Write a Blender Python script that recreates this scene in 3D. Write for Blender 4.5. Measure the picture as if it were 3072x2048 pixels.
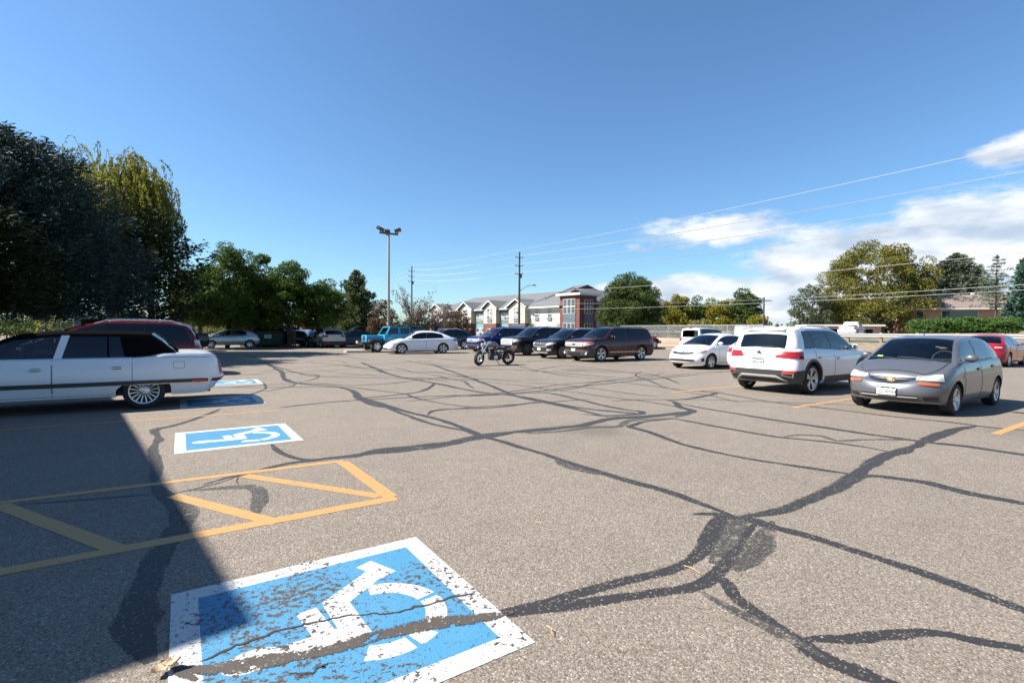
import bpy, bmesh, math, random
import numpy as np
from mathutils import Vector, Matrix, Euler
random.seed(7); RNG = np.random.default_rng(7)
for o in list(bpy.data.objects): bpy.data.objects.remove(o)
SC = bpy.context.scene
COL = SC.collection
# ------------------------------------------------------------------ camera
EYE = 1.5; FPX = 1500.0
PITCH = math.atan(31/1500); ROLL = math.radians(.35)
FW = np.array([0, math.cos(PITCH), -math.sin(PITCH)]); _R = np.array([1., 0, 0]); _U = np.cross(_R, FW)
RT = _R*math.cos(ROLL)+_U*math.sin(ROLL); UP = _U*math.cos(ROLL)-_R*math.sin(ROLL)
cam_d = bpy.data.cameras.new('camera'); cam = bpy.data.objects.new('camera', cam_d); COL.objects.link(cam)
cam_d.sensor_width = 36; cam_d.lens = 36*FPX/3072; cam_d.clip_start = .05; cam_d.clip_end = 6000
M = Matrix(((RT[0], UP[0], -FW[0], 0), (RT[1], UP[1], -FW[1], 0), (RT[2], UP[2], -FW[2], EYE), (0, 0, 0, 1)))
cam.matrix_world = M
SC.camera = cam
# ------------------------------------------------------------------ light
SUN_DIR = np.array([-.985, -.10, .98]); SUN_DIR /= np.linalg.norm(SUN_DIR)     # towards the sun
SUN_EL = math.asin(SUN_DIR[2]); SUN_AZ = math.atan2(SUN_DIR[0], SUN_DIR[1])
sd = bpy.data.lights.new('sun', 'SUN'); sd.energy = 5.0; sd.angle = math.radians(.53); sd.color = (1, .94, .84)
so = bpy.data.objects.new('sun', sd); COL.objects.link(so)
so.rotation_euler = Vector((-SUN_DIR[0], -SUN_DIR[1], -SUN_DIR[2])).to_track_quat('-Z', 'Y').to_euler()
SC.view_settings.view_transform = 'Standard'; SC.view_settings.look = 'None'
SC.view_settings.exposure = 1.40; SC.view_settings.gamma = 1.0
def ray(u, v): return FW+RT*(u-1536)/FPX-UP*(v-1024)/FPX
def G(u, v, z=0.0):
    d = ray(u, v); t = (z-EYE)/d[2]; return np.array([d[0]*t, d[1]*t, z])
D1 = np.array([.833, .553]); D1 /= np.linalg.norm(D1); D2 = np.array([-D1[1], D1[0]])
def AB(a, b, z=0.0): return np.array([a*D1[0]+b*D2[0], a*D1[1]+b*D2[1], z])
W = bpy.data.worlds.new('World'); SC.world = W; W.use_nodes = True
def build_world():
    nt = W.node_tree; N = nt.nodes; L = nt.links; N.clear()
    out = N.new('ShaderNodeOutputWorld'); bg = N.new('ShaderNodeBackground'); bg.inputs['Strength'].default_value = .0505
    sky = N.new('ShaderNodeTexSky'); sky.sky_type = 'NISHITA'; sky.sun_disc = False
    sky.sun_elevation = SUN_EL; sky.sun_rotation = SUN_AZ; sky.altitude = 300; sky.air_density = 1.1; sky.dust_density = .5; sky.ozone_density = 4.0
    tc = N.new('ShaderNodeTexCoord'); sep = N.new('ShaderNodeSeparateXYZ'); L.new(tc.outputs['Generated'], sep.inputs[0])
    def m(op, a, b=None, c=None):
        n = N.new('ShaderNodeMath'); n.operation = op
        for i, q in enumerate((a, b, c)):
            if q is None: continue
            if isinstance(q, (int, float)): n.inputs[i].default_value = q
            else: L.new(q, n.inputs[i])
        return n.outputs[0]
    az = m('ARCTAN2', sep.outputs[0], sep.outputs[1]); el = m('ARCSINE', sep.outputs[2])
    tot = None
    for (u, v, su, sv, amp) in [(3010, 700, 360, 130, .85), (2600, 770, 360, 90, .70), (2130, 690, 190, 48, .66), (1812, 866, 46, 24, .62),
                                (2100, 865, 200, 45, .62), (2470, 885, 300, 80, .72), (2800, 820, 300, 100, .78), (3060, 450, 190, 42, .58), (1920, 745, 70, 20, .25), (560, 950, 120, 40, .4)]:
        d = ray(u, v); a0 = math.atan2(d[0], d[1]); e0 = math.asin(d[2]/np.linalg.norm(d)); c = math.cos(a0)
        sa = su/1500*c*c; se = sv/1500*c
        x = m('DIVIDE', m('SUBTRACT', az, a0), sa); y = m('DIVIDE', m('SUBTRACT', el, e0), se)
        q = m('ADD', m('MULTIPLY', x, x), m('MULTIPLY', y, y))
        gss = m('MULTIPLY', m('EXPONENT', m('MULTIPLY', q, -.8)), amp)
        tot = gss if tot is None else m('MAXIMUM', tot, gss)
    cv = N.new('ShaderNodeCombineXYZ'); L.new(m('MULTIPLY', az, 1.0), cv.inputs[0]); L.new(m('MULTIPLY', el, 2.6), cv.inputs[1])
    nz = N.new('ShaderNodeTexNoise'); nz.inputs['Scale'].default_value = 7; nz.inputs['Detail'].default_value = 9; nz.inputs['Roughness'].default_value = .64; L.new(cv.outputs[0], nz.inputs['Vector'])
    nz2 = N.new('ShaderNodeTexNoise'); nz2.inputs['Scale'].default_value = 9; nz2.inputs['Detail'].default_value = 7; L.new(cv.outputs[0], nz2.inputs['Vector'])
    s = m('ADD', tot, m('MULTIPLY', m('MULTIPLY', m('SUBTRACT', nz.outputs['Fac'], .5), 1.25), m('MINIMUM', m('MULTIPLY', tot, 3.5), 1.0)))
    mr = N.new('ShaderNodeMapRange'); mr.interpolation_type = 'SMOOTHSTEP'; L.new(s, mr.inputs[0]); mr.inputs[1].default_value = .18; mr.inputs[2].default_value = .43
    fac = m('MULTIPLY', mr.outputs[0], .9)
    cr = N.new('ShaderNodeValToRGB'); L.new(nz2.outputs['Fac'], cr.inputs[0])
    cr.color_ramp.elements[0].position = .36; cr.color_ramp.elements[0].color = (4.3, 5.0, 6.0, 1)
    cr.color_ramp.elements[1].position = .58; cr.color_ramp.elements[1].color = (8.0, 8.15, 8.3, 1)
    tint = N.new('ShaderNodeMix'); tint.data_type = 'RGBA'; tint.blend_type = 'MULTIPLY'; tint.inputs[0].default_value = 1
    L.new(sky.outputs[0], tint.inputs[6]); tint.inputs[7].default_value = (.95, 1.20, 1.34, 1)
    mx = N.new('ShaderNodeMix'); mx.data_type = 'RGBA'; L.new(fac, mx.inputs[0]); L.new(tint.outputs[2], mx.inputs[6]); L.new(cr.outputs[0], mx.inputs[7])
    L.new(mx.outputs[2], bg.inputs[0]); L.new(bg.outputs[0], out.inputs[0])
build_world()
# ------------------------------------------------------------------ helpers
def tag(o, label=None, cat=None, group=None, kind=None):
    if label: o['label'] = label
    if cat: o['category'] = cat
    if group: o['group'] = group
    if kind: o['kind'] = kind
    return o
def thing(name, label, cat, loc=(0, 0, 0), rz=0.0, group=None):
    o = bpy.data.objects.new(name, None); COL.objects.link(o); o.location = [float(c) for c in loc]; o.rotation_euler = (0, 0, rz); o.empty_display_size = .2
    return tag(o, label, cat, group)
def pchip(pts):
    xs = np.array([p[0] for p in pts], float); ys = np.array([p[1] for p in pts], float)
    h = np.diff(xs); dl = np.diff(ys)/h; n = len(xs); m = np.zeros(n)
    if n == 2: m[:] = dl[0]
    else:
        for i in range(1, n-1):
            if dl[i-1]*dl[i] > 0:
                w1 = 2*h[i]+h[i-1]; w2 = h[i]+2*h[i-1]; m[i] = (w1+w2)/(w1/dl[i-1]+w2/dl[i])
        m[0] = dl[0]; m[-1] = dl[-1]
    def f(x):
        x = min(max(float(x), xs[0]), xs[-1]); i = min(max(int(np.searchsorted(xs, x))-1, 0), n-2)
        t = (x-xs[i])/h[i]; t2 = t*t; t3 = t2*t
        return float((2*t3-3*t2+1)*ys[i]+(t3-2*t2+t)*h[i]*m[i]+(-2*t3+3*t2)*ys[i+1]+(t3-t2)*h[i]*m[i+1])
    return f
class MB:
    def __init__(s): s.v = []; s.f = []; s.m = []
    def face(s, pts, mi=0):
        b = len(s.v); s.v += [tuple(map(float, p)) for p in pts]; s.f.append(tuple(range(b, b+len(pts)))); s.m.append(mi)
    def grid(s, rows, mi=0, closed=False):
        b = len(s.v); nr = len(rows); nc = len(rows[0])
        for r in rows: s.v += [tuple(map(float, p)) for p in r]
        for i in range(nr-1):
            for j in range(nc if closed else nc-1):
                k = (j+1) % nc
                s.f.append((b+i*nc+j, b+i*nc+k, b+(i+1)*nc+k, b+(i+1)*nc+j)); s.m.append(mi(i, j) if callable(mi) else mi)
    def box(s, c, size, mi=0, R=None):
        cx, cy, cz = c; sx, sy, sz = [q/2 for q in size]; p = []
        for dx, dy, dz in ((-1, -1, -1), (1, -1, -1), (1, 1, -1), (-1, 1, -1), (-1, -1, 1), (1, -1, 1), (1, 1, 1), (-1, 1, 1)):
            q = Vector((dx*sx, dy*sy, dz*sz))
            if R is not None: q = R @ q
            p.append((cx+q.x, cy+q.y, cz+q.z))
        b = len(s.v); s.v += p
        for f in ((0, 3, 2, 1), (4, 5, 6, 7), (0, 1, 5, 4), (1, 2, 6, 5), (2, 3, 7, 6), (3, 0, 4, 7)): s.f.append(tuple(b+i for i in f)); s.m.append(mi)
    def rbox(s, c, size, r=.03, mi=0, R=None, taper=(1, 1), seg=2):
        bm = bmesh.new(); bmesh.ops.create_cube(bm, size=1)
        for v in bm.verts:
            k = (taper[0], taper[1]) if v.co.z > 0 else (1, 1)
            v.co = Vector((v.co.x*size[0]*k[0], v.co.y*size[1]*k[1], v.co.z*size[2]))
        bmesh.ops.bevel(bm, geom=list(bm.edges), offset=r, segments=seg, affect='EDGES', profile=.5)
        b = len(s.v); bm.verts.index_update()
        for v in bm.verts:
            q = v.co.copy()
            if R is not None: q = R @ q
            s.v.append((q.x+c[0], q.y+c[1], q.z+c[2]))
        for f in bm.faces: s.f.append(tuple(b+v.index for v in f.verts)); s.m.append(mi)
        bm.free()
    def tube(s, path, r, n=8, mi=0, cap=True):
        P = [Vector([float(c) for c in p]) for p in path]; k = len(P)
        rr = r if hasattr(r, '__len__') else [r]*k
        b = len(s.v); pu = None
        for i in range(k):
            t = (P[min(i+1, k-1)]-P[max(i-1, 0)]).normalized()
            u = (pu - t*pu.dot(t)) if pu is not None else t.orthogonal()
            if u.length < 1e-6: u = t.orthogonal()
            u.normalize(); pu = u; w = t.cross(u)
            for j in range(n):
                a = 2*math.pi*j/n; q = P[i]+(u*math.cos(a)+w*math.sin(a))*rr[i]; s.v.append((q.x, q.y, q.z))
        for i in range(k-1):
            for j in range(n):
                q = (j+1) % n; s.f.append((b+i*n+j, b+i*n+q, b+(i+1)*n+q, b+(i+1)*n+j)); s.m.append(mi)
        if cap:
            s.f.append(tuple(b+j for j in range(n))[::-1]); s.m.append(mi)
            s.f.append(tuple(b+(k-1)*n+j for j in range(n))); s.m.append(mi)
    def lathe(s, prof, n=24, axis='y', c=(0, 0, 0), mi=0, close=False):
        rows = []
        for (r, h) in prof:
            row = []
            for j in range(n):
                a = 2*math.pi*j/n; x, y = r*math.cos(a), r*math.sin(a)
                row.append((c[0]+x, c[1]+h, c[2]+y) if axis == 'y' else ((c[0]+x, c[1]+y, c[2]+h) if axis == 'z' else (c[0]+h, c[1]+x, c[2]+y)))
            rows.append(row)
        if close: rows.append(rows[0])
        s.grid(rows, mi, closed=True)
    def prism(s, poly, y0, y1, plane='xz', mi=0):
        def q(p, h): return (p[0], h, p[1]) if plane == 'xz' else ((h, p[0], p[1]) if plane == 'yz' else (p[0], p[1], h))
        n = len(poly); b = len(s.v); s.v += [q(p, y0) for p in poly]+[q(p, y1) for p in poly]
        s.f.append(tuple(b+i for i in range(n))); s.m.append(mi); s.f.append(tuple(b+n+i for i in range(n))[::-1]); s.m.append(mi)
        for i in range(n):
            j = (i+1) % n; s.f.append((b+i, b+j, b+n+j, b+n+i)); s.m.append(mi)
    def ball(s, c, r, mi=0, n=12, k=8):
        rx, ry, rz = r if hasattr(r, '__len__') else (r, r, r); rows = []
        for i in range(k+1):
            a = -math.pi/2+math.pi*i/k; rows.append([(c[0]+rx*math.cos(a)*math.cos(2*math.pi*j/n), c[1]+ry*math.cos(a)*math.sin(2*math.pi*j/n), c[2]+rz*math.sin(a)) for j in range(n)])
        s.grid(rows, mi, closed=True)
    def xf(s, Mx, start=0):
        for i in range(start, len(s.v)):
            q = Mx @ Vector(s.v[i]); s.v[i] = (q.x, q.y, q.z)
    def mesh(s, name, mats, smooth=30, weld=True):
        me = bpy.data.meshes.new(name); me.from_pydata(s.v, [], s.f)
        for m_ in (mats if isinstance(mats, (list, tuple)) else [mats]): me.materials.append(m_)
        me.polygons.foreach_set('material_index', s.m)
        bm = bmesh.new(); bm.from_mesh(me)
        if weld: bmesh.ops.remove_doubles(bm, verts=bm.verts, dist=.0004)
        bad = [f for f in bm.faces if f.calc_area() < 1e-9]
        if bad: bmesh.ops.delete(bm, geom=bad, context='FACES')
        bmesh.ops.recalc_face_normals(bm, faces=bm.faces); bm.to_mesh(me); bm.free()
        if smooth:
            me.polygons.foreach_set('use_smooth', [True]*len(me.polygons)); me.set_sharp_from_angle(angle=math.radians(smooth))
        return me
    def build(s, name, mats, parent=None, smooth=30, label=None, weld=True):
        o = bpy.data.objects.new(name, s.mesh(name, mats, smooth, weld)); COL.objects.link(o)
        if parent is not None: o.parent = parent
        if label: o['label'] = label
        return o
def link(name, me, parent=None, loc=(0, 0, 0), rot=(0, 0, 0)):
    o = bpy.data.objects.new(name, me); COL.objects.link(o); o.parent = parent; o.location = loc; o.rotation_euler = rot; return o
# ------------------------------------------------------------------ materials
class NT:
    def __init__(s, name):
        s.mat = bpy.data.materials.new(name); s.mat.use_nodes = True; s.nt = s.mat.node_tree; s.N = s.nt.nodes; s.L = s.nt.links; s.N.clear()
        s.out = s.N.new('ShaderNodeOutputMaterial'); s.p = s.N.new('ShaderNodeBsdfPrincipled'); s.L.new(s.p.outputs[0], s.out.inputs[0])
    def set(s, sock, v):
        if isinstance(v, bpy.types.NodeSocket): s.L.new(v, sock)
        elif isinstance(v, (tuple, list)): sock.default_value = (*v, 1) if len(v) == 3 and sock.type == 'RGBA' else v
        else: sock.default_value = v
    def math(s, op, a, b=0.0, clamp=False):
        n = s.N.new('ShaderNodeMath'); n.operation = op; n.use_clamp = clamp; s.set(n.inputs[0], a); s.set(n.inputs[1], b); return n.outputs[0]
    def mix(s, f, a, b, mode='MIX'):
        n = s.N.new('ShaderNodeMix'); n.data_type = 'RGBA'; n.blend_type = mode; s.set(n.inputs[0], f); s.set(n.inputs[6], a); s.set(n.inputs[7], b); return n.outputs[2]
    def pos(s): return s.N.new('ShaderNodeNewGeometry').outputs['Position']
    def obj(s): return s.N.new('ShaderNodeTexCoord').outputs['Object']
    def noise(s, vec, scale, detail=3, rough=.55, out='Fac'):
        n = s.N.new('ShaderNodeTexNoise'); s.L.new(vec, n.inputs['Vector']); n.inputs['Scale'].default_value = scale; n.inputs['Detail'].default_value = detail; n.inputs['Roughness'].default_value = rough; return n.outputs[out]
    def voro(s, vec, scale, out='Color', feat='F1'):
        n = s.N.new('ShaderNodeTexVoronoi'); n.feature = feat; s.L.new(vec, n.inputs['Vector']); n.inputs['Scale'].default_value = scale; return n.outputs[out]
    def ramp(s, fac, els, interp='LINEAR'):
        n = s.N.new('ShaderNodeValToRGB'); s.L.new(fac, n.inputs[0]); r = n.color_ramp; r.interpolation = interp
        while len(r.elements) < len(els): r.elements.new(.5)
        for e, (p, c) in zip(r.elements, els): e.position = p; e.color = (*c, 1) if len(c) == 3 else c
        return n.outputs[0]
    def step(s, v, lo, hi):
        n = s.N.new('ShaderNodeMapRange'); n.interpolation_type = 'SMOOTHSTEP'; s.L.new(v, n.inputs[0]); n.inputs[1].default_value = lo; n.inputs[2].default_value = hi; return n.outputs[0]
    def bump(s, h, strength, dist):
        n = s.N.new('ShaderNodeBump'); s.L.new(h, n.inputs['Height']); n.inputs['Strength'].default_value = strength; n.inputs['Distance'].default_value = dist; s.L.new(n.outputs[0], s.p.inputs['Normal'])
    def done(s, color=None, rough=None, metal=None, **kw):
        if color is not None: s.set(s.p.inputs['Base Color'], color)
        if rough is not None: s.set(s.p.inputs['Roughness'], rough)
        if metal is not None: s.set(s.p.inputs['Metallic'], metal)
        for k, v in kw.items(): s.set(s.p.inputs[k], v)
        return s.mat
def flat(name, c, rough=.5, metal=0.0, var=.12, sc=6.0, **kw):
    n = NT(name); f = n.noise(n.obj(), sc, 4)
    col = n.mix(f, tuple(x*(1-var) for x in c), tuple(min(1, x*(1+var)) for x in c))
    return n.done(col, rough, metal, **kw)
_paint = {}
def paint(c, rough=.28, metal=.0, flake=False):
    k = (tuple(c), rough, metal)
    if k not in _paint:
        n = NT('car_paint'); dirt = n.noise(n.obj(), 3.5, 5); z = n.N.new('ShaderNodeSeparateXYZ'); n.L.new(n.obj(), z.inputs[0])
        low = n.math('MULTIPLY', n.step(z.outputs[2], .62, .2), n.math('MULTIPLY', dirt, .22))
        col = n.mix(low, c, (.20, .17, .14))
        _paint[k] = n.done(col, n.math('ADD', n.math('MULTIPLY', dirt, .10), rough-.05), metal, **{'Coat Weight': .55, 'Coat Roughness': .05, 'Specular IOR Level': .3})
    return _paint[k]
def glassmat(name, tint, refl=.9):
    n = NT(name); n.N.remove(n.p)
    tr = n.N.new('ShaderNodeBsdfTransparent'); tr.inputs[0].default_value = (*tint, 1)
    gl = n.N.new('ShaderNodeBsdfGlossy'); gl.inputs['Roughness'].default_value = .02; gl.inputs[0].default_value = (refl, refl, refl, 1)
    fr = n.N.new('ShaderNodeFresnel'); fr.inputs[0].default_value = 1.55
    f = n.math('ADD', n.math('MULTIPLY', fr.outputs[0], 1.1), .01, True)
    mx = n.N.new('ShaderNodeMixShader'); n.L.new(f, mx.inputs[0]); n.L.new(tr.outputs[0], mx.inputs[1]); n.L.new(gl.outputs[0], mx.inputs[2]); n.L.new(mx.outputs[0], n.out.inputs[0])
    return n.mat
MT = {}
MT['glass'] = glassmat('clear_glass', (.84, .89, .87)); MT['privacy'] = glassmat('tinted_glass', (.07, .075, .08)); MT['midglass'] = glassmat('smoked_glass', (.42, .46, .47))
MT['black'] = flat('black_plastic', (.018, .018, .019), .45); MT['trim'] = flat('dark_trim', (.035, .035, .038), .5); MT['cladding'] = flat('grey_cladding', (.045, .047, .05), .6)
MT['rubber'] = flat('tyre_rubber', (.022, .021, .021), .85); MT['interior'] = flat('cabin_interior', (.03, .03, .032), .85); MT['greyint'] = flat('grey_upholstery', (.10, .10, .105), .9)
MT['chrome'] = flat('chrome', (.70, .70, .71), .12, 1.0, .03); MT['alloy'] = flat('alloy', (.52, .53, .55), .32, .85, .1); MT['darkalloy'] = flat('dark_alloy', (.12, .12, .125), .4, .6)
MT['silvertrim'] = flat('silver_trim', (.66, .66, .67), .36, .4)
MT['red'] = flat('red_lens', (.24, .008, .010), .18, 0, .2, 20, **{'Coat Weight': .6}); MT['amber'] = flat('amber_lens', (.50, .085, .010), .2, 0, .15, 20, **{'Coat Weight': .6})
MT['hazy'] = flat('hazy_headlamp', (.34, .35, .31), .3, 0, .45, 16, **{'Coat Weight': .3}); MT['lens'] = flat('headlamp', (.42, .44, .46), .12, .3, .35, 18, **{'Coat Weight': .8})
MT['plate'] = flat('plate_white', (.62, .64, .62), .4, 0, .04); MT['plategreen'] = flat('plate_green', (.008, .06, .03), .45)
MT['vinyl'] = flat('black_vinyl', (.006, .006, .006), .9, 0, .25, 30, **{'Specular IOR Level': 0.0}); MT['gold'] = flat('gold_badge', (.62, .45, .16), .3, .6); MT['bluebadge'] = flat('blue_badge', (.02, .06, .28), .3)
MT['reflect'] = flat('reflector', (.7, .03, .03), .2, 0, .2, 40); MT['hivis'] = flat('green_sticker', (.45, .85, .12), .5); MT['white'] = flat('white_enamel', (.75, .75, .74), .4, 0, .06)
MT['dkblue'] = flat('dark_blue', (.02, .03, .07), .4)
# ------------------------------------------------------------------ ground
def asphalt_nodes(n):
    P = n.pos()
    c1 = n.voro(P, 115); sep = n.N.new('ShaderNodeSeparateColor'); n.L.new(c1, sep.inputs[0])
    stone = n.ramp(sep.outputs[0], [(0, (0.05148, 0.04376, 0.03758)), (.2, (0.1029, 0.08848, 0.07464)), (.5, (0.1544, 0.1339, 0.1122)), (.8, (0.1905, 0.1674, 0.1431)), (.93, (0.2471, 0.2265, 0.2008)), (1, (0.3397, 0.3244, 0.2986))])
    stone = n.mix(.20, stone, (0.1658, 0.1462, 0.1249))
    stone = n.mix(1.0, stone, (.985, .965, .935), 'MULTIPLY')
    tintc = n.mix(n.math('MULTIPLY', sep.outputs[1], .35), (1, 1, 1), (1.0, .82, .70))
    stone = n.mix(1.0, stone, tintc, 'MULTIPLY')
    fine = n.noise(P, 240, 2); stone = n.mix(n.math('MULTIPLY', n.step(fine, .55, .75), .30), stone, (0.05148, 0.04633, 0.04222))
    big = n.noise(P, .33, 6, .6); mid = n.noise(P, 2.2, 5, .62)
    k = n.math('ADD', n.math('MULTIPLY', n.math('SUBTRACT', big, .5), .34), n.math('ADD', n.math('MULTIPLY', n.math('SUBTRACT', mid, .5), .34), 1.02))
    cc = n.N.new('ShaderNodeCombineXYZ')
    for i in range(3): n.L.new(k, cc.inputs[i])
    col = n.mix(1.0, stone, cc.outputs[0], 'MULTIPLY')
    stain = n.step(n.noise(P, .55, 5, .65), .60, .74)
    col = n.mix(n.math('MULTIPLY', stain, .28), col, (0.05148, 0.0489, 0.04633))
    sd_ = n.voro(P, .30, 'Distance'); dr = n.math('SUBTRACT', sd_, n.math('MULTIPLY', n.noise(P, 3.0, 5, .7), .16)); col = n.mix(n.math('MULTIPLY', n.math('SUBTRACT', 1.0, n.step(dr, .04, .16)), .42), col, (.045, .041, .038))
    return P, col, n.voro(P, 115, 'Distance'), sep, fine
n = NT('asphalt'); P, col, vd, _, _ = asphalt_nodes(n)
n.bump(n.math('ADD', n.math('MULTIPLY', vd, -1.0), n.math('MULTIPLY', n.noise(P, 30, 3), .4)), .55, .006); MT['asphalt'] = n.done(col, .88)
def coating(name, base, dark, wear_lo, wear_hi, grain=.5, wscale=14., rough=.6, edge=0.0, holes=None, under=1.0):
    """paint or sealant over the same aggregate: where it has worn off, the stones show"""
    n = NT(name); P, col, vd, sep, fine = asphalt_nodes(n)
    a = n.noise(P, wscale, 6, .7); b = n.noise(P, 1.3, 3, .5)
    w = n.math('ADD', a, n.math('MULTIPLY', n.math('SUBTRACT', b, .5), .55))
    wear = n.step(w, wear_lo, wear_hi)
    sp = n.math('MULTIPLY', n.step(sep.outputs[2], 1-.20*grain, 1-.12*grain), .9)
    wear = n.math('MAXIMUM', wear, sp) if grain > 0 else wear
    pc = n.mix(n.noise(P, 5, 5, .65), base, dark)
    n.bump(n.math('MULTIPLY', vd, -1.0), .3, .005)
    if edge:
        at = n.N.new('ShaderNodeAttribute'); at.attribute_name = 'edge'
        e = n.math('ADD', at.outputs['Fac'], n.math('ADD', n.math('MULTIPLY', n.math('SUBTRACT', n.noise(P, 9, 5, .7), .5), .55*edge), n.math('MULTIPLY', n.math('SUBTRACT', sep.outputs[1], .5), .35*edge)))
        cut = n.step(e, .86, .95)
        if holes: cut = n.math('MAXIMUM', cut, n.step(n.noise(P, holes[2], 6, .75), holes[0], holes[1]))
        tr = n.N.new('ShaderNodeBsdfTransparent'); mx = n.N.new('ShaderNodeMixShader'); n.L.new(cut, mx.inputs[0]); n.L.new(n.p.outputs[0], mx.inputs[1]); n.L.new(tr.outputs[0], mx.inputs[2]); n.L.new(mx.outputs[0], n.out.inputs[0])
    if under < 1: col = n.mix(1.0, col, (under, under, under*.96), 'MULTIPLY')
    return n.done(n.mix(wear, pc, col), rough)
def edged(mb, name, mats):
    o = mb.build(name, mats, smooth=0, weld=False); me = o.data; a = me.attributes.new('edge', 'FLOAT', 'POINT'); a.data.foreach_set('value', np.tile(np.array([1, 0, 1], np.float32), len(me.vertices)//3)); return o
MT['tar'] = coating('crack_tar', (0.01727, 0.01627, 0.01561), (0.02591, 0.02424, 0.02325), .64, .78, .38, 9., .62, 1.0)
MT['tar_old'] = coating('crack_tar_faded', (0.02618, 0.02402, 0.02248), (0.04003, 0.03696, 0.03388), .56, .72, .8, 9., .8, 1.5)
MT['tar_brown'] = coating('crack_tar_dusty', (0.0401, 0.03208, 0.02673), (0.06416, 0.05346, 0.04544), .60, .66, .15, 22., .8, 1.3, (.55, .60, 11.))
MT['yellow'] = coating('yellow_paint', (0.3949, 0.2185, 0.06882), (0.3471, 0.1975, 0.0748), .62, .78, .32, 16.)
MT['yellow_old'] = coating('yellow_paint_faded', (0.2778, 0.1778, 0.08333), (0.2333, 0.1611, 0.09444), .50, .70, .9, 12.)
MT['bluepaint'] = coating('blue_paint', (0.0272, 0.1573, 0.2932), (0.06375, 0.204, 0.34), .555, .60, .14, 26., under=.36)
MT['whitepaint'] = coating('white_paint', (0.4605, 0.454, 0.4474), (0.4079, 0.4013, 0.3947), .56, .60, .14, 26., under=.36)
MT['bluepaint2'] = coating('blue_paint_fresher', (0.02975, 0.1615, 0.2932), (0.04675, 0.187, 0.323), .68, .78, .16, 20.)
MT['whitepaint2'] = coating('white_paint_fresher', (0.4737, 0.4671, 0.4605), (0.4211, 0.4145, 0.4079), .68, .78, .14, 20.)
MT['concrete'] = flat('concrete', (0.2295, 0.2125, 0.187), .85, 0, .18, 3); MT['peach'] = flat('peach_concrete', (0.2983, 0.2337, 0.1789), .85, 0, .08, 1.5)
n = NT('dry_ground'); P = n.pos(); a = n.noise(P, .35, 6, .65); b = n.noise(P, 4, 6, .7)
c = n.ramp(b, [(.3, (0.1041, 0.07946, 0.05482)), (.5, (0.1864, 0.1454, 0.1014)), (.7, (0.2468, 0.2029, 0.148))]); c = n.mix(n.step(a, .52, .64), c, (0.08224, 0.08772, 0.03838)); n.bump(b, .7, .15); MT['dirt'] = n.done(c, .95)
n = NT('road_asphalt'); P = n.pos(); MT['road'] = n.done(n.mix(n.noise(P, 6, 5), (0.1096, 0.1041, 0.09868), (0.1645, 0.1562, 0.148)), .9)
def sm(x, a, b):
    t = min(max((x-a)/(b-a), 0), 1); return t*t*(3-2*t)
def terrain(x, y):
    a = x*D1[0]+y*D1[1]; b = x*D2[0]+y*D2[1]
    w = 1-sm(b, 26, 44)
    return -.03+w*(.92*sm(a, 35.6, 39.2)+.35*sm(a, 49, 62)+ 2.0*sm(a, 66, 100)*(1-sm(b, -20, -1)*.8))
def build_ground():
    mb = MB(); ca = sorted(set(list(np.linspace(-400, -10, 14))+list(np.linspace(-10, 34, 12))+list(np.linspace(34, 64, 41))+list(np.linspace(64, 120, 29))+list(np.linspace(120, 1500, 12))))
    cb = sorted(set(list(np.linspace(-1400, -110, 14))+list(np.linspace(-110, 100, 85))+list(np.linspace(100, 1500, 12))))
    rows = []
    for a in ca:
        r = []
        for b in cb:
            p = AB(a, b); r.append((p[0], p[1], terrain(p[0], p[1])+(RNG.uniform(-.05, .05) if 35.8 < a < 39 and b < 35 else 0)))
        rows.append(r)
    mb.grid(rows); tag(mb.build('ground', MT['dirt'], smooth=60), kind='structure')
    mb = MB(); q = [AB(-7, -30), AB(35.4, -30), AB(35.4, 36), AB(33, 95), AB(-60, 95), AB(-60, 24), AB(-7, 24)]
    bm = bmesh.new(); bmesh.ops.triangle_fill if False else None
    mb.face([AB(-7, -30), AB(35.4, -30), AB(35.4, 36), AB(-7, 36)]); mb.face([AB(-60, 36), AB(35.4, 36), AB(33, 95), AB(-60, 95)]); mb.face([AB(-60, 17), AB(-7, 17), AB(-7, 36), AB(-60, 36)])
    tag(mb.build('parking_lot', MT['asphalt'], smooth=0), kind='structure'); bm.free()
    mb = MB(); rows = []
    for b in np.linspace(-90, 32, 40):
        rows.append([(lambda p: (p[0], p[1], terrain(p[0], p[1])+.06))(AB(a, b)) for a in (40.3, 44, 48.6)])
    mb.grid(rows); tag(mb.build('road', MT['road'], smooth=60), kind='structure')
build_ground()
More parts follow.
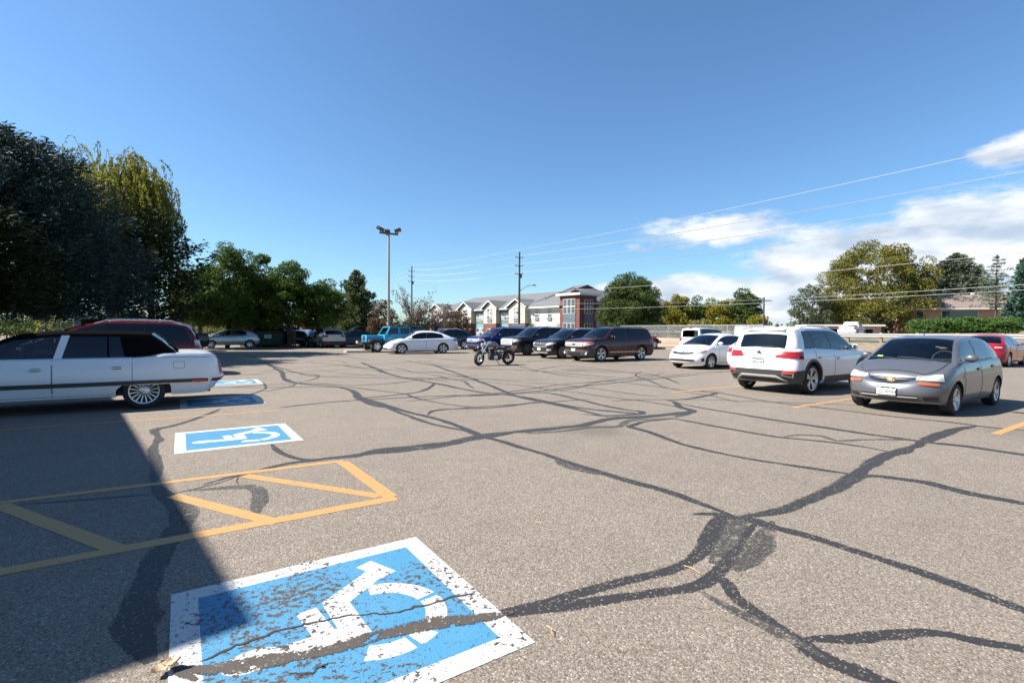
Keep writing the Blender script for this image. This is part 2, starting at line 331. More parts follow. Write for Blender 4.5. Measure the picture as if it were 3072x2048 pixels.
def strip(mb, pts, w, z, mi=0, jit=.18, step=.12, taper=True):
    """a band of varying width along ground points"""
    P = [np.array(p[:2], float) for p in pts]
    # Catmull-Rom resample
    out = []
    for i in range(len(P)-1):
        p0 = P[max(i-1, 0)]; p1 = P[i]; p2 = P[i+1]; p3 = P[min(i+2, len(P)-1)]
        k = max(2, int(np.linalg.norm(p2-p1)/step)); k = min(k, 60)
        for j in range(k):
            t = j/k; out.append(.5*((2*p1)+(-p0+p2)*t+(2*p0-5*p1+4*p2-p3)*t*t+(-p0+3*p1-3*p2+p3)*t**3))
    out.append(P[-1]); n_ = len(out); rows = []; wl = wr = 0.
    for i, p in enumerate(out):
        t = out[min(i+1, n_-1)]-out[max(i-1, 0)]; L_ = np.linalg.norm(t); t = t/L_ if L_ > 0 else np.array([1., 0]); nn = np.array([-t[1], t[0]])
        wl = .75*wl+.25*RNG.normal(0, jit*2.2); wr = .75*wr+.25*RNG.normal(0, jit*2.2)
        e = 1.0
        if taper: e = min(1, .25+i/4, .25+(n_-1-i)/4)
        ww = w/2*e; w1_, w2_ = max(.15, 1+wl)*1.12, max(.15, 1+wr)*1.12; rows.append([(p[0]+nn[0]*ww*w1_, p[1]+nn[1]*ww*w1_, z), (p[0], p[1], z), (p[0]-nn[0]*ww*w2_, p[1]-nn[1]*ww*w2_, z)])
    mb.grid(rows, mi)
def Z2(l): return [G(1400+x*.7109, 1050+y*.7109) for x, y in l]
def Z1(l): return [G(x*.6548, 1200+y*.6548) for x, y in l]
def DD(l): return [G(x*1.3061, y*1.3061) for x, y in l]
def build_cracks():
    A = MB(); B = MB(); zc = [.0006]
    def ad(mb, pts, w, jit=.2):
        zc[0] += .00002; d = np.mean([np.hypot(*q[:2]) for q in pts]); strip(mb, pts, w*min(1.55, 1+max(0, d-3)*.075), zc[0], jit=jit)
    ad(A, Z2([(60, 1135), (100, 1125), (250, 1085), (400, 1045), (560, 1000), (700, 965), (850, 930), (960, 880), (1015, 830), (1040, 760), (1060, 700)]), .075)
    ad(A, Z2([(100, 1132), (300, 1098), (520, 1062), (700, 1035), (930, 1005), (1040, 960), (1110, 880), (1150, 810), (1190, 760), (1240, 715)]), .085)
    ad(A, Z2([(955, 692), (1050, 690), (1150, 708), (1290, 745), (1450, 785), (1650, 850), (1850, 915), (2050, 985), (2250, 1060), (2352, 1098), (2600, 1190)]), .10)
    ad(A, Z2([(1150, 708), (1000, 652), (850, 595), (700, 553), (550, 510), (420, 470), (330, 440), (230, 410), (150, 385), (60, 362), (0, 340), (-130, 315), (-250, 275), (-340, 240), (-420, 222)]), .085)
    ad(B, Z2([(560, 525), (480, 505), (400, 478), (380, 460)]), .12)
    ad(A, Z2([(1100, 712), (1250, 692), (1350, 672), (1450, 632), (1550, 590), (1640, 535), (1720, 475), (1780, 443), (1850, 424), (1885, 402)]), .125, .28)
    ad(A, Z2([(1860, 420), (1930, 388), (1985, 360), (2060, 335), (2150, 321)]), .10, .3)
    ad(A, Z2([(1650, 535), (1720, 530), (1820, 542), (1950, 560), (2100, 600), (2352, 647), (2700, 715)]), .11)
    ad(A, Z2([(890, 287), (760, 300), (700, 318), (690, 324), (770, 345), (900, 392), (1050, 430), (1200, 460), (1400, 490), (1660, 528)]), .075)
    ad(A, Z2([(860, 286), (1000, 312), (1150, 340), (1300, 365), (1450, 380), (1550, 390), (1700, 412), (1810, 436)]), .075)
    ad(B, Z2([(1340, 366), (1400, 357), (1500, 362), (1560, 382), (1650, 378), (1750, 377), (1850, 378), (1960, 386)]), .07)
    ad(A, Z2([(900, 226), (1000, 245), (1150, 270), (1300, 295), (1500, 325), (1700, 355), (1850, 375), (1950, 390), (2100, 405), (2352, 441), (2700, 490)]), .085)
    ad(A, Z2([(1030, 172), (1150, 195), (1300, 220), (1500, 243), (1800, 280), (2050, 305), (2200, 325), (2352, 338), (2700, 370)]), .065)
    ad(A, Z2([(-460, 440), (-300, 425), (-120, 405), (0, 377), (100, 357), (220, 345), (350, 333), (480, 320), (560, 302), (620, 288), (740, 282), (860, 271), (960, 257)]), .15, .25)
    ad(B, Z2([(230, 352), (400, 342), (520, 325), (640, 322), (700, 296), (890, 287)]), .09)
    ad(A, Z2([(840, 213), (875, 218), (900, 240), (955, 258), (880, 282)]), .10)
    ad(A, Z2([(840, 212), (930, 206), (1010, 192), (1050, 181), (985, 173), (1040, 172)]), .08)
    ad(A, Z2([(490, 268), (540, 274), (600, 276), (690, 272), (740, 268), (735, 258), (700, 255), (600, 238), (480, 210), (330, 180), (150, 188), (-30, 196)]), .07)
    ad(A, Z2([(-150, 60), (0, 112), (100, 150), (200, 190), (300, 215), (450, 246), (600, 282)]), .075)
    ad(A, Z2([(-250, 215), (0, 190), (130, 182), (260, 165), (400, 145), (560, 133), (700, 122), (850, 108), (1000, 94), (1100, 90)]), .065)
    ad(A, Z2([(540, 128), (700, 141), (900, 167), (1060, 180)]), .05)
    ad(A, Z2([(1060, 955), (1120, 1030), (1200, 1095), (1300, 1160), (1400, 1225), (1500, 1290), (1600, 1340), (1750, 1400), (2000, 1490)]), .085, .3)
    ad(B, Z2([(985, 1018), (1100, 1085), (1250, 1160), (1390, 1225), (1520, 1300)]), .10, .3)
    ad(A, Z2([(1390, 1222), (1500, 1216), (1620, 1215), (1740, 1202), (1850, 1196), (1950, 1188), (2050, 1202), (2150, 1227), (2352, 1262), (2600, 1320)]), .075, .25)
    ad(A, Z2([(930, 895), (1000, 840), (1045, 770), (1070, 705), (1090, 690)]), .15, .3); ad(B, Z2([(1040, 900), (1080, 830), (1130, 760), (1180, 700)]), .17, .35); ad(B, Z2([(1130, 930), (1200, 890), (1250, 830), (1275, 770), (1290, 720)]), .15, .4); ad(A, Z2([(1090, 700), (1180, 712), (1260, 735), (1330, 752)]), .15, .3)
    ad(A, Z2([(1090, 960), (1110, 1000), (1150, 1050)]), .09, .3)
    ad(A, Z1([(930, 388), (1040, 356), (1170, 328), (1300, 291), (1450, 272), (1600, 256), (1700, 240), (1900, 212), (2100, 190), (2200, 176), (2352, 152)]), .09, .3)
    ad(A, Z1([(1620, 262), (1700, 238), (1900, 210)]), .17, .3)
    ad(A, Z1([(1245, 200), (1280, 235), (1340, 262), (1400, 272), (1500, 270)]), .06)
    ad(A, Z1([(2260, 170), (2200, 160), (2100, 120), (2000, 85), (1850, 50), (1720, 8), (1640, -18)]), .09)
    ad(A, Z1([(1960, 68), (1990, 50), (2130, 35), (2352, 20), (2700, -5)]), .05)
    ad(A, Z1([(1010, 40), (900, 85), (780, 120), (712, 136), (725, 175), (700, 235), (712, 300), (705, 380)]), .07, .35)
    ad(A, Z1([(690, 375), (760, 430), (815, 480), (825, 560), (795, 640), (735, 710)]), .13, .3); ad(B, Z1([(800, 450), (865, 520), (850, 580)]), .14)
    ad(A, Z1([(790, 620), (700, 740), (655, 850), (635, 960), (630, 1060), (690, 1200)]), .18, .25)
    ad(A, Z1([(1090, 348), (1000, 380), (850, 415), (765, 432)]), .035); ad(B, Z1([(850, 415), (1000, 404), (1140, 397), (1188, 420), (1185, 470), (1165, 545)]), .09)
    ad(A, Z1([(720, 430), (500, 447), (300, 462), (30, 485)]), .05)
    for l, w in [([(560, 815), (590, 823), (640, 850), (665, 876), (790, 891), (830, 916), (880, 936)], .09), ([(520, 890), (700, 880), (800, 885), (900, 880), (1000, 868), (1100, 862)], .06),
                 ([(640, 936), (800, 920), (990, 910), (1150, 905), (1260, 895), (1400, 880), (1700, 850)], .06), ([(830, 832), (900, 860), (1000, 880), (1100, 900), (1200, 911), (1330, 936), (1480, 951)], .08),
                 ([(700, 830), (900, 850), (1000, 855), (1100, 872)], .06), ([(985, 946), (1010, 940), (1140, 935), (1240, 922)], .06), ([(930, 828), (1050, 845), (1200, 850), (1330, 860), (1430, 868)], .07),
                 ([(1230, 850), (1300, 840), (1400, 850), (1500, 860), (1560, 880)], .05), ([(600, 852), (760, 840), (880, 835), (1000, 828)], .07), ([(1180, 838), (1280, 860), (1420, 872)], .05), ([(520, 815), (650, 822), (760, 818)], .06),
                 ([(700, 806), (760, 815), (850, 826)], .05), ([(1000, 880), (960, 900), (820, 915)], .06), ([(900, 812), (1100, 830), (1300, 826)], .05), ([(620, 838), (700, 860), (780, 866), (940, 868)], .06)]:
        ad(A, DD(l), w*1.15, .25)
    rg = np.random.default_rng(33)
    for i in range(26):
        u0 = rg.uniform(560, 2500); v0 = rg.uniform(1066, 1240); p = G(u0, v0)[:2]; th = rg.choice([math.atan2(D1[1], D1[0]), math.atan2(D2[1], D2[0])])+rg.normal(0, .25); q = [np.array([*p, 0])]
        for k in range(int(rg.integers(4, 10))): th += rg.normal(0, .22); p = p+np.array([math.cos(th), math.sin(th)])*rg.uniform(.7, 1.3); q.append(np.array([*p, 0]))
        ad(A if i % 3 else B, q, .042 if i % 3 else .06, .3)
    tag(edged(A, 'crack_sealant', [MT['tar']]), kind='structure')
    o = edged(B, 'faded_crack_sealant', [MT['tar_old']]); tag(o, kind='structure')
    C_ = MB(); strip(C_, Z1([(820, 1225), (920, 1235), (1100, 1222), (1300, 1190), (1500, 1150), (1700, 1090), (1850, 1060), (2000, 1032), (2200, 1000), (2352, 972)]), .085, .0052, jit=.3, step=.05)
    strip(C_, Z1([(780, 1190), (830, 1250), (900, 1285)]), .07, .0053, jit=.3, step=.05)
    tag(edged(C_, 'dusty_crack_sealant', [MT['tar_brown']]), kind='structure')
    K = MB()
    for l in ([(930, 1195), (1100, 1120), (1300, 1050), (1450, 1020), (1620, 985), (1800, 975), (1950, 940), (2080, 905), (2180, 885)], [(1330, 1260), (1450, 1240), (1520, 1195)], [(1090, 348), (1085, 390)],):
        q = [];
        P0 = Z1(l)
        for i in range(len(P0)-1):
            for j in range(7):
                t = j/7; q.append(P0[i]*(1-t)+P0[i+1]*t+np.array([*RNG.normal(0, .007, 2), 0]))
        strip(K, q, .011, .0057, jit=.5, step=.03)
    tag(K.build('surface_cracks', [flat('crack_gap', (.03, .028, .026), .95)], smooth=0), kind='structure')
build_cracks()
def band(mb, p, q, w, z, mi=0, ext=0.0):
    p = np.array(p[:2], float); q = np.array(q[:2], float); t = (q-p); L_ = np.linalg.norm(t); t /= L_; p = p-t*ext; q = q+t*ext; nn = np.array([-t[1], t[0]])*w/2
    k = max(2, int(L_/.25)); rows = []
    for i in range(k+1):
        c = p+(q-p)*i/k; j1, j2 = RNG.normal(0, .004, 2); rows.append([(c[0]+nn[0]*(1+j1*8), c[1]+nn[1]*(1+j1*8), z), (c[0]-nn[0]*(1+j2*8), c[1]-nn[1]*(1+j2*8), z)])
    mb.grid(rows, mi)
def build_markings():
    mb = MB(); z = .0022
    TL = AB(-5.6, 6.25)[:2]
    tl, tr = G(-60, 1515), G(1030, 1382); bl, br = G(-40, 1722), G(1188, 1493)
    band(mb, tl, tr, .10, z); band(mb, bl, br, .13, z+.0001); band(mb, G(1027, 1385), G(1172, 1490), .13, z+.0002)
    for p, q in (((1120, 345), (1740, 440)), ((790, 437), (1270, 562)), ((0, 480), (560, 692))): band(mb, Z1([p])[0], Z1([q])[0], .12, z+.0003)
    tag(mb.build('access_aisle_marking', MT['yellow'], smooth=0), 'yellow hatched access aisle outline with diagonal bars between the two nearest blue symbols', 'road marking')
    mb = MB(); band(mb, G(-150, 1300), G(838, 1231), .075, z); tag(mb.build('stall_line', MT['yellow'], smooth=0), 'thin yellow stall line running beside the white limousine style sedan', 'road marking', 'yellow stall lines')
    for (u, v, ln, w, lab, mt) in [(2380, 1222, 5.2, .10, 'yellow stall line running under the gap between white crossover and grey hatchback', 'yellow'), (2985, 1302, 5.2, .11, 'yellow stall line at the right edge in front of the grey hatchback', 'yellow'),
                           (2013, 1177, 5.2, .10, 'yellow stall line left of the white crossover rear wheel', 'yellow'), (1960, 1131, 5.0, .10, 'faded yellow stall line in front of the white compact sedan', 'yellow_old')]:
        p = G(u, v); q = p[:2]+D1*ln; mb = MB(); band(mb, p, q, w, z); tag(mb.build('stall_line', MT[mt], smooth=0), lab, 'road marking', 'yellow stall lines')
    mb = MB(); band(mb, G(1620, 1084), G(2215, 1131), .10, .0026); tag(mb.build('stall_line', MT['yellow_old'], smooth=0), 'long faded yellow line crossing in front of the maroon and white cars', 'road marking', 'yellow stall lines')
    for i, b in enumerate((16.5, 20.3, 23.6)):
        p = AB(15.6, b); q = AB(20.5, b); mb = MB(); band(mb, p, q, .10, z); lab = ['faded yellow stall line to the right of the maroon car', 'faded yellow stall line between maroon and black cars', 'faded yellow stall line between the two black cars'][i]
        tag(mb.build('stall_line', MT['yellow_old'], smooth=0), lab, 'road marking', 'yellow stall lines')
    # painted accessible symbols: unit square, u = along +d2 (figure's right), v = along -d1 (figure's up)
    def symbol(center, size, label, mats, rot=0.0):
        self_ = [0.0]; mb = MB(); u = D2.copy(); vv = -D1; c = np.array(center[:2])
        def T(x, y, z): z = .0026+(z-.0075)*.4; p = c+u*(x-.5)*size+vv*(y-.5)*size; return (p[0], p[1], z)
        mb.face([T(.085, .085, .0075), T(.915, .085, .0075), T(.915, .915, .0075), T(.085, .915, .0075)], 0)
        for x0, y0, x1, y1 in ((0, 0, 1, .085), (0, .915, 1, 1), (0, .085, .085, .915), (.915, .085, 1, .915)):
            mb.face([T(x0, y0, .008), T(x1, y0, .008), T(x1, y1, .008), T(x0, y1, .008)], 1)
        def bar(x0, y0, x1, y1, w, z=.0095):
            z += self_[0]; self_[0] += .00025
            d = np.array([x1-x0, y1-y0]); d /= np.linalg.norm(d); nn = np.array([-d[1], d[0]])*w/2
            mb.face([T(x0+nn[0], y0+nn[1], z), T(x1+nn[0], y1+nn[1], z), T(x1-nn[0], y1-nn[1], z), T(x0-nn[0], y0-nn[1], z)], 1)
        mb.face([T(.40+.058*math.cos(a), .785+.088*math.sin(a), .0093) for a in np.linspace(0, 2*math.pi, 20)[:-1]], 1)
        bar(.385, .715, .385, .44, .088); bar(.40, .565, .60, .59, .072, .0097); bar(.345, .475, .61, .487, .088, .0099); bar(.585, .505, .745, .285, .09); bar(.70, .245, .85, .305, .078, .0097)
        for a0, a1 in ((150, 191), (196, 215), (220, 276), (282, 353)):
            aa = np.radians(np.linspace(a0, a1, 14)); r0, r1 = .163, .240
            mb.grid([[T(.42+r0*math.cos(q), .38+r0*math.sin(q), .0092), T(.42+r1*math.cos(q), .38+r1*math.sin(q), .0092)] for q in aa], 1)
        tag(mb.build('accessible_parking_symbol', [MT[m_] for m_ in mats], smooth=0), label, 'road marking', 'blue accessible parking symbols')
    A0, B0, C0 = G(511, 1789), G(1241, 1612), G(1601, 1920); symbol((A0+C0)/2, 1.47, 'large worn blue wheelchair symbol nearest the viewer, crossed by a dark sealed crack', ('bluepaint', 'whitepaint'))
    symbol((G(527, 1298)+G(910, 1321))/2, 1.46, 'clean blue and white wheelchair symbol beyond the hatched yellow aisle', ('bluepaint2', 'whitepaint2'))
    symbol(AB(.72, 12.05), 1.46, 'blue wheelchair symbol in the shadow behind the white sedan', ('bluepaint2', 'whitepaint2'))
    symbol(AB(1.2, 16.1), 1.46, 'small distant wheelchair symbol just beyond the rear bumper of the white sedan', ('bluepaint2', 'whitepaint2'))
build_markings()
def litter():
    t = thing('dry_leaf', 'curled pale brown dry leaf lying on the asphalt by the nearest blue symbol', 'leaf', G(484, 2022)+np.array([0, 0, .02]), .6)
    mb = MB()
    for k, (dx, dy, r) in enumerate(((0, 0, .5), (.035, .012, -.4))):
        rows = []
        for i in range(7):
            s_ = i/6; w = .026*math.sin(math.pi*min(1, s_*.93+.05))*(1+.25*math.sin(s_*14)); x = -.04+.08*s_
            rows.append([(dx+x*math.cos(r)-q*w*math.sin(r), dy+x*math.sin(r)+q*w*math.cos(r), .012*abs(q)+.018*(s_-.4)**2*4+.003*k) for q in (-1, -.5, 0, .5, 1)])
        mb.grid(rows)
    mb.tube([(-.04, -.02, .01), (-.06, -.035, .02), (-.07, -.05, .018)], .0015, 5)
    mb.build('leaf_blade', flat('dry_leaf', (.50, .34, .21), .8, 0, .3, 40), t, smooth=40)
    for u, v, u2, v2, lab in ((2052, 1695, 2100, 1720, 'pale dry pine needle lying on the tar junction'), (1640, 1875, 1658, 1905, 'reddish dry twig on the asphalt right of the nearest symbol'), (1605, 1565, 1625, 1572, 'tiny dry stem on the asphalt in the middle of the open lane')):
        mb = MB(); p, q = G(u, v, .012), G(u2, v2, .012); m_ = (p+q)/2+np.array([.01, .005, .006]); mb.tube([p, m_, q], [.0025, .003, .0015], 5)
        tag(mb.build('dry_twig', flat('twig', (.45, .27, .15), .8)), lab, 'twig')
litter()
# ------------------------------------------------------------------ cars
class Shape:
    def __init__(s, sp):
        s.sp = sp; s.L = sp['L']; s.hw = sp['W']/2; s.H = sp['H']; s.xf = s.L/2
        Lf = s.Lf = sp.get('nose', .75); Lr = s.Lr = sp.get('tail', .5); nf = sp.get('nf', 3.0); nr = sp.get('nr', 3.6)
        th = np.linspace(0, math.pi/2, 160)
        fx = s.xf-Lf+Lf*np.cos(th)**(2/nf); fy = s.hw*np.sin(th)**(2/nf)
        rx = -s.xf+Lr-Lr*np.cos(th[::-1])**(2/nr); ry = s.hw*np.sin(th[::-1])**(2/nr)
        s.bx = np.concatenate([fx, rx]); s.by = np.concatenate([fy, ry])
        s.sl = np.concatenate([[0], np.cumsum(np.hypot(np.diff(s.bx), np.diff(s.by)))]); s.S = s.sl[-1]
        s.nf_ = len(fx)
        s.top = pchip(sp['top']); s.bot = pchip(sp.get('bot', [(0, sp['z0']+.03), (.6, sp['z0']), (s.L-.6, sp['z0']), (s.L, sp['z0']+.10)]))
        s.fx = pchip(sp.get('fx', [(0, .12), (.16, .02), (.4, 0), (.62, .03), (.85, .10), (1, .24)]))
        s.rx = pchip(sp.get('rx', [(0, .12), (.18, .02), (.4, 0), (.7, .05), (1, .12)]))
        s.wy = pchip(sp.get('wy', [(0, .93), (.15, .97), (.45, 1.0), (.7, .992), (.86, .972), (.95, .945), (1, .915)]))
        s.ax = (s.xf-sp['fo'], s.xf-sp['fo']-sp['wb']); s.R = sp['R']; s.Ra = sp.get('Ra', s.R+.055)
    def s_front(s, y): return float(np.interp(y, s.by[:s.nf_], s.sl[:s.nf_]))
    def s_side(s, d): return float(np.interp(-(s.xf-d), -s.bx, s.sl))
    def s_rear(s, y): return float(s.S-np.interp(y, s.by[::-1][:s.nf_], (s.S-s.sl)[::-1][:s.nf_]))
    def P(s, q, z, off=0.0):
        sg = 1 if q >= 0 else -1; a = abs(q)
        if a > s.S: sg = -sg; a = 2*s.S-a
        if off:
            e = .01; p0 = np.array(s.P(q, z)); du = np.array(s.P(q+e, z))-np.array(s.P(q-e, z)); dv = np.array(s.P(q, z+e))-np.array(s.P(q, z-e)); n = np.cross(du, dv); L_ = np.linalg.norm(n)
            if L_ > 1e-9:
                n = n/L_
                if n @ np.array([p0[0]*.35, p0[1], .0]) < 0: n = -n
                if abs(p0[1]) < s.hw*.6 and n[0]*p0[0] < 0: n = -n
                return tuple(p0+n*off)
            return tuple(p0)
        bx = float(np.interp(a, s.sl, s.bx)); by = float(np.interp(a, s.sl, s.by)); d = s.xf-bx
        zt = s.top(d); zb = s.bot(d); t = min(max((z-zb)/(zt-zb), 0), 1)
        wf = min(max((bx-(s.xf-s.Lf))/s.Lf, 0), 1); wr = min(max((-bx-(s.xf-s.Lr))/s.Lr, 0), 1)
        return (bx-s.fx(t)*wf+s.rx(t)*wr, sg*by*s.wy(t), z)
    def arch(s, x):
        z = 0
        for i, c in enumerate(s.ax):
            r = s.Ra
            if abs(x-c) < r:
                q = s.R+math.sqrt(r*r-(x-c)**2)
                if i == 1 and 'skirt' in s.sp: q = min(q, s.sp['skirt'])
                z = max(z, q)
        return z
    def cols(s):
        xs = set(np.linspace(s.xf-s.Lf, -s.xf+s.Lr, 26))
        for c in s.ax:
            for a in np.linspace(0, math.pi, 19): xs.add(c+s.Ra*math.cos(a))
            xs.add(c+s.Ra+.004); xs.add(c-s.Ra-.004)
        q = list(np.linspace(0, s.sl[s.nf_-1], 20))+[s.s_side(s.xf-x) for x in xs]+list(np.linspace(s.sl[s.nf_], s.S, 18))
        q = sorted(q); r = [q[0]]
        for v in q[1:]:
            if v-r[-1] > .002: r.append(v)
        return r
    def body(s, mats, parent, cabin):
        mb = MB(); C = s.cols(); ts = [0, .06, .14, .25, .38, .52, .65, .76, .85, .91, .955, .985, 1.0]; fr = [1, .97, .9, .75, .5, .25, 0]
        for sg in (1, -1):
            rows = []
            lip = []
            for q in C:
                bx = float(np.interp(q, s.sl, s.bx)); d = s.xf-bx; zt = s.top(d); zb = max(s.bot(d), s.arch(bx)); zb = min(zb, zt-.05)
                col = [s.P(sg*q if q > 0 else 1e-9*sg, zb+(zt-zb)*t) for t in ts]; rows.append(col)
                p = col[0]; lip.append([p, (p[0]*(.96 if abs(p[0]) > s.xf-.5 else 1), p[1]*.80, p[2]+.005)])
            mb.grid(rows, 0); mb.grid(lip, 2)
        rows = []; cm = []
        for q in C:
            bx = float(np.interp(q, s.sl, s.bx)); d = s.xf-bx; zt = s.top(d); T = s.P(q, zt); r = []
            inc = cabin[0] <= d <= cabin[1]
            for f in fr+[-x for x in fr[::-1][1:]]:
                if inc: z = zt-(.0 if abs(f) > .92 else s.sp.get('tub', .32))
                else: z = zt+s.sp.get('crown', .055)*(1-abs(f)**2.2)*min(1, T[1]/(s.hw*.6))
                if 'bed' in s.sp and s.sp['bed'][0] < d < s.sp['bed'][1] and abs(f) < .9: z = zt-.4
                r.append((T[0], T[1]*f, z))
            rows.append(r); cm.append(inc)
        mb.grid(rows, lambda i, j: 1 if (cm[i] and cm[i+1] and 1 <= j <= len(fr)*2-4) else 0)
        x0, x1 = -s.xf+.25, s.xf-.3; mb.box(((x0+x1)/2, 0, s.sp['z0']+.2), (x1-x0, (s.hw-.30)*2, .36), 2)
        return mb.build('body', mats, parent, smooth=32)
    def patch(s, name, mat, parent, q, zlo, zhi, off=.004, n=10, m=4, both=False, label=None, thick=.012):
        """a raised panel between stations q (list), with bottom and top heights at each"""
        def one(sg):
            mb = MB(); rows = []; qq = np.linspace(q[0], q[-1], n)
            for v in qq:
                a = float(np.interp(v, q, zlo)); b = float(np.interp(v, q, zhi)); col = []
                zz = [a+(b-a)*k/(m-1) for k in range(m)]
                o = off*.2 if v in (qq[0], qq[-1]) else off
                rows.append([s.P(sg*v, zz[0], -thick)]+[s.P(sg*v, z, off) for z in zz]+[s.P(sg*v, zz[-1], -thick)])
            rows = [[s.P(sg*qq[0], p[2], -thick) for p in rows[0]]]+rows+[[s.P(sg*qq[-1], p[2], -thick) for p in rows[-1]]]
            mb.grid(rows); return mb.build(name, mat, parent, smooth=35, label=label)
        r = one(1)
        return [r, one(-1)] if both else r
    def house(s, mats, parent, tints, roofname='roof'):
        """cabin: belt line to roof rail; windows are separate glass parts"""
        sp = s.sp; cow, (hd, hz), roofp, (rd, rz), base = sp['cowl'], sp['header'], sp['roof'], sp['rear'], sp['base']
        yb = lambda d: s.P(s.s_side(d), s.top(d))[1]-.012
        zb = lambda d: s.top(d)-.006
        zr = pchip([(cow, zb(cow)), (cow+(hd-cow)*.5, zb(cow)+(hz-zb(cow))*sp.get('ws', .54)), (hd, hz)]+list(roofp)+[(rd, rz)]+([(rd+(base-rd)*.5, zb(base)+(rz-zb(base))*sp.get('rs', .55))] if base-rd > .3 else [])+[(base, zb(base))])
        zmax = max([z for _, z in roofp])
        tum = sp.get('tumble', .2)
        dxf = lambda d: (s.P(s.s_side(d), s.top(d))[0]-(s.xf-d)) if d > s.L-s.Lr else 0.0
        keys = [(cow, cow, 0)]+list(sp['win'])+[(base, base, 0)]          # (belt d, rail d, kind that follows: 1 window 0 solid)
        keys.sort(key=lambda k: k[1])
        kb = [k[0] for k in keys]; kr = [k[1] for k in keys]
        R_ = sorted(set([round(k, 4) for k in kr]+[hd, rd]+[round(v, 4) for v in np.arange(cow+.12, base, .14) if all(abs(v-k) > .05 for k in kr+[hd, rd])]))
        st = []
        for r in R_:
            b = float(np.interp(r, kr, kb)); kind = 0
            for k in keys:
                if r >= k[1]-1e-3: kind = k[2]
            z0_, z1_ = zb(b), max(zr(r), zb(min(r, base))); y0 = yb(b); y1 = min(yb(r), s.hw)-tum*max(0, (z1_-zb(r))/(zmax-zb(r)))**.9
            st.append((b, r, z0_, z1_, y0, y1, kind))
        roof = MB(); G_ = {}; fr = [1, .985, 0, .62, .32, 0]
        dxr = lambda k: dxf(st[k][1])*max(0, 1-(st[k][3]-zb(st[k][1]))/(zmax-zb(st[k][1])))
        def sp_(k, sg, h):
            b, r, z0_, z1_, y0, y1, _ = st[k]; H_ = z1_-z0_; lo = min(.022, H_*.2); hi = H_-min(.055, H_*.3); z = (0, lo, lo+(hi-lo)*.5, hi, H_)[h]; t = z/H_ if H_ > 1e-6 else (0, .05, .5, .95, 1)[h]
            bul = .022*4*t*(1-t)
            return (s.xf-(b+(r-b)*t)+dxf(b)*(1-t)+dxr(k)*t, sg*(y0+(y1-y0)*t+bul), z0_+z)
        for sg in (1, -1):
            for k in range(len(st)-1):
                g = st[k][6] > 0 and (st[k][3]-st[k][2]) > .10 and (st[k+1][3]-st[k+1][2]) > .10
                for h in range(4):
                    q = [sp_(k, sg, h), sp_(k+1, sg, h), sp_(k+1, sg, h+1), sp_(k, sg, h+1)]
                    if g and h in (1, 2):
                        G_.setdefault(('window', sg, st[k][6]), MB()).face(q)
                    else: roof.face(q, 2 if (st[k][6] == 0 and h in (1, 2) and 'Bblack' in sp and cow+.7 < st[k][1] < rd-.35) else (1 if (h == 0 and st[k][6] > 0) else 0))
        bowf, bowr, cr = sp.get('bowf', .16), sp.get('bowr', .10), sp.get('rcrown', .055)
        def tl(k, f):
            b, r, z0_, z1_, y0, y1, _ = st[k]
            wgt = 1-f*f; x = s.xf-r+dxr(k)
            if r < hd: x += bowf*wgt*(1-.55*(r-cow)/(hd-cow))
            elif r < hd+.6: x += bowf*.45*wgt*(1-(r-hd)/.6)
            if r > rd: x -= bowr*wgt
            elif r > rd-.5: x -= bowr*wgt*(r-rd+.5)/.5
            up = cr*min(1, (z1_-zb(r))/(zmax-zb(r))+.35)*(1-abs(f)**2.4)
            return (x, y1*f, z1_+up)
        for k in range(len(st)-1):
            r0, r1 = st[k][1], st[k+1][1]; front = r1 <= hd+1e-3; back = r0 >= rd-1e-3
            pil = min(.5, sp.get('pil', .065)/max(.2, st[k][5])); fl = [1, 1-pil, .7, .4, 0]; fl = fl+[-x for x in fl[::-1][1:]]
            for j in range(len(fl)-1):
                q = [tl(k, fl[j]), tl(k, fl[j+1]), tl(k+1, fl[j+1]), tl(k+1, fl[j])]; mid = 1 <= j <= len(fl)-3
                zc = (st[k][3]+st[k+1][3])/2
                if front and mid and k >= 0: G_.setdefault(('windshield', 0, 0), MB()).face(q)
                elif back and mid and zc > sp.get('rwlow', 0) and r0 > rd+sp.get('rwtop', 0)-1e-3: G_.setdefault(('rear_window', 0, 0), MB()).face(q)
                else: roof.face(q, 3 if front or back else 0)
        roof.build(roofname, mats, parent, smooth=40)
        for (nm, sg, kd), mb in G_.items():
            mb.build(nm, MT[tints[kd] if nm == 'window' else (tints[0] if nm == 'windshield' else tints[-1])], parent, smooth=60)
        return st, tl
_wheel = {}
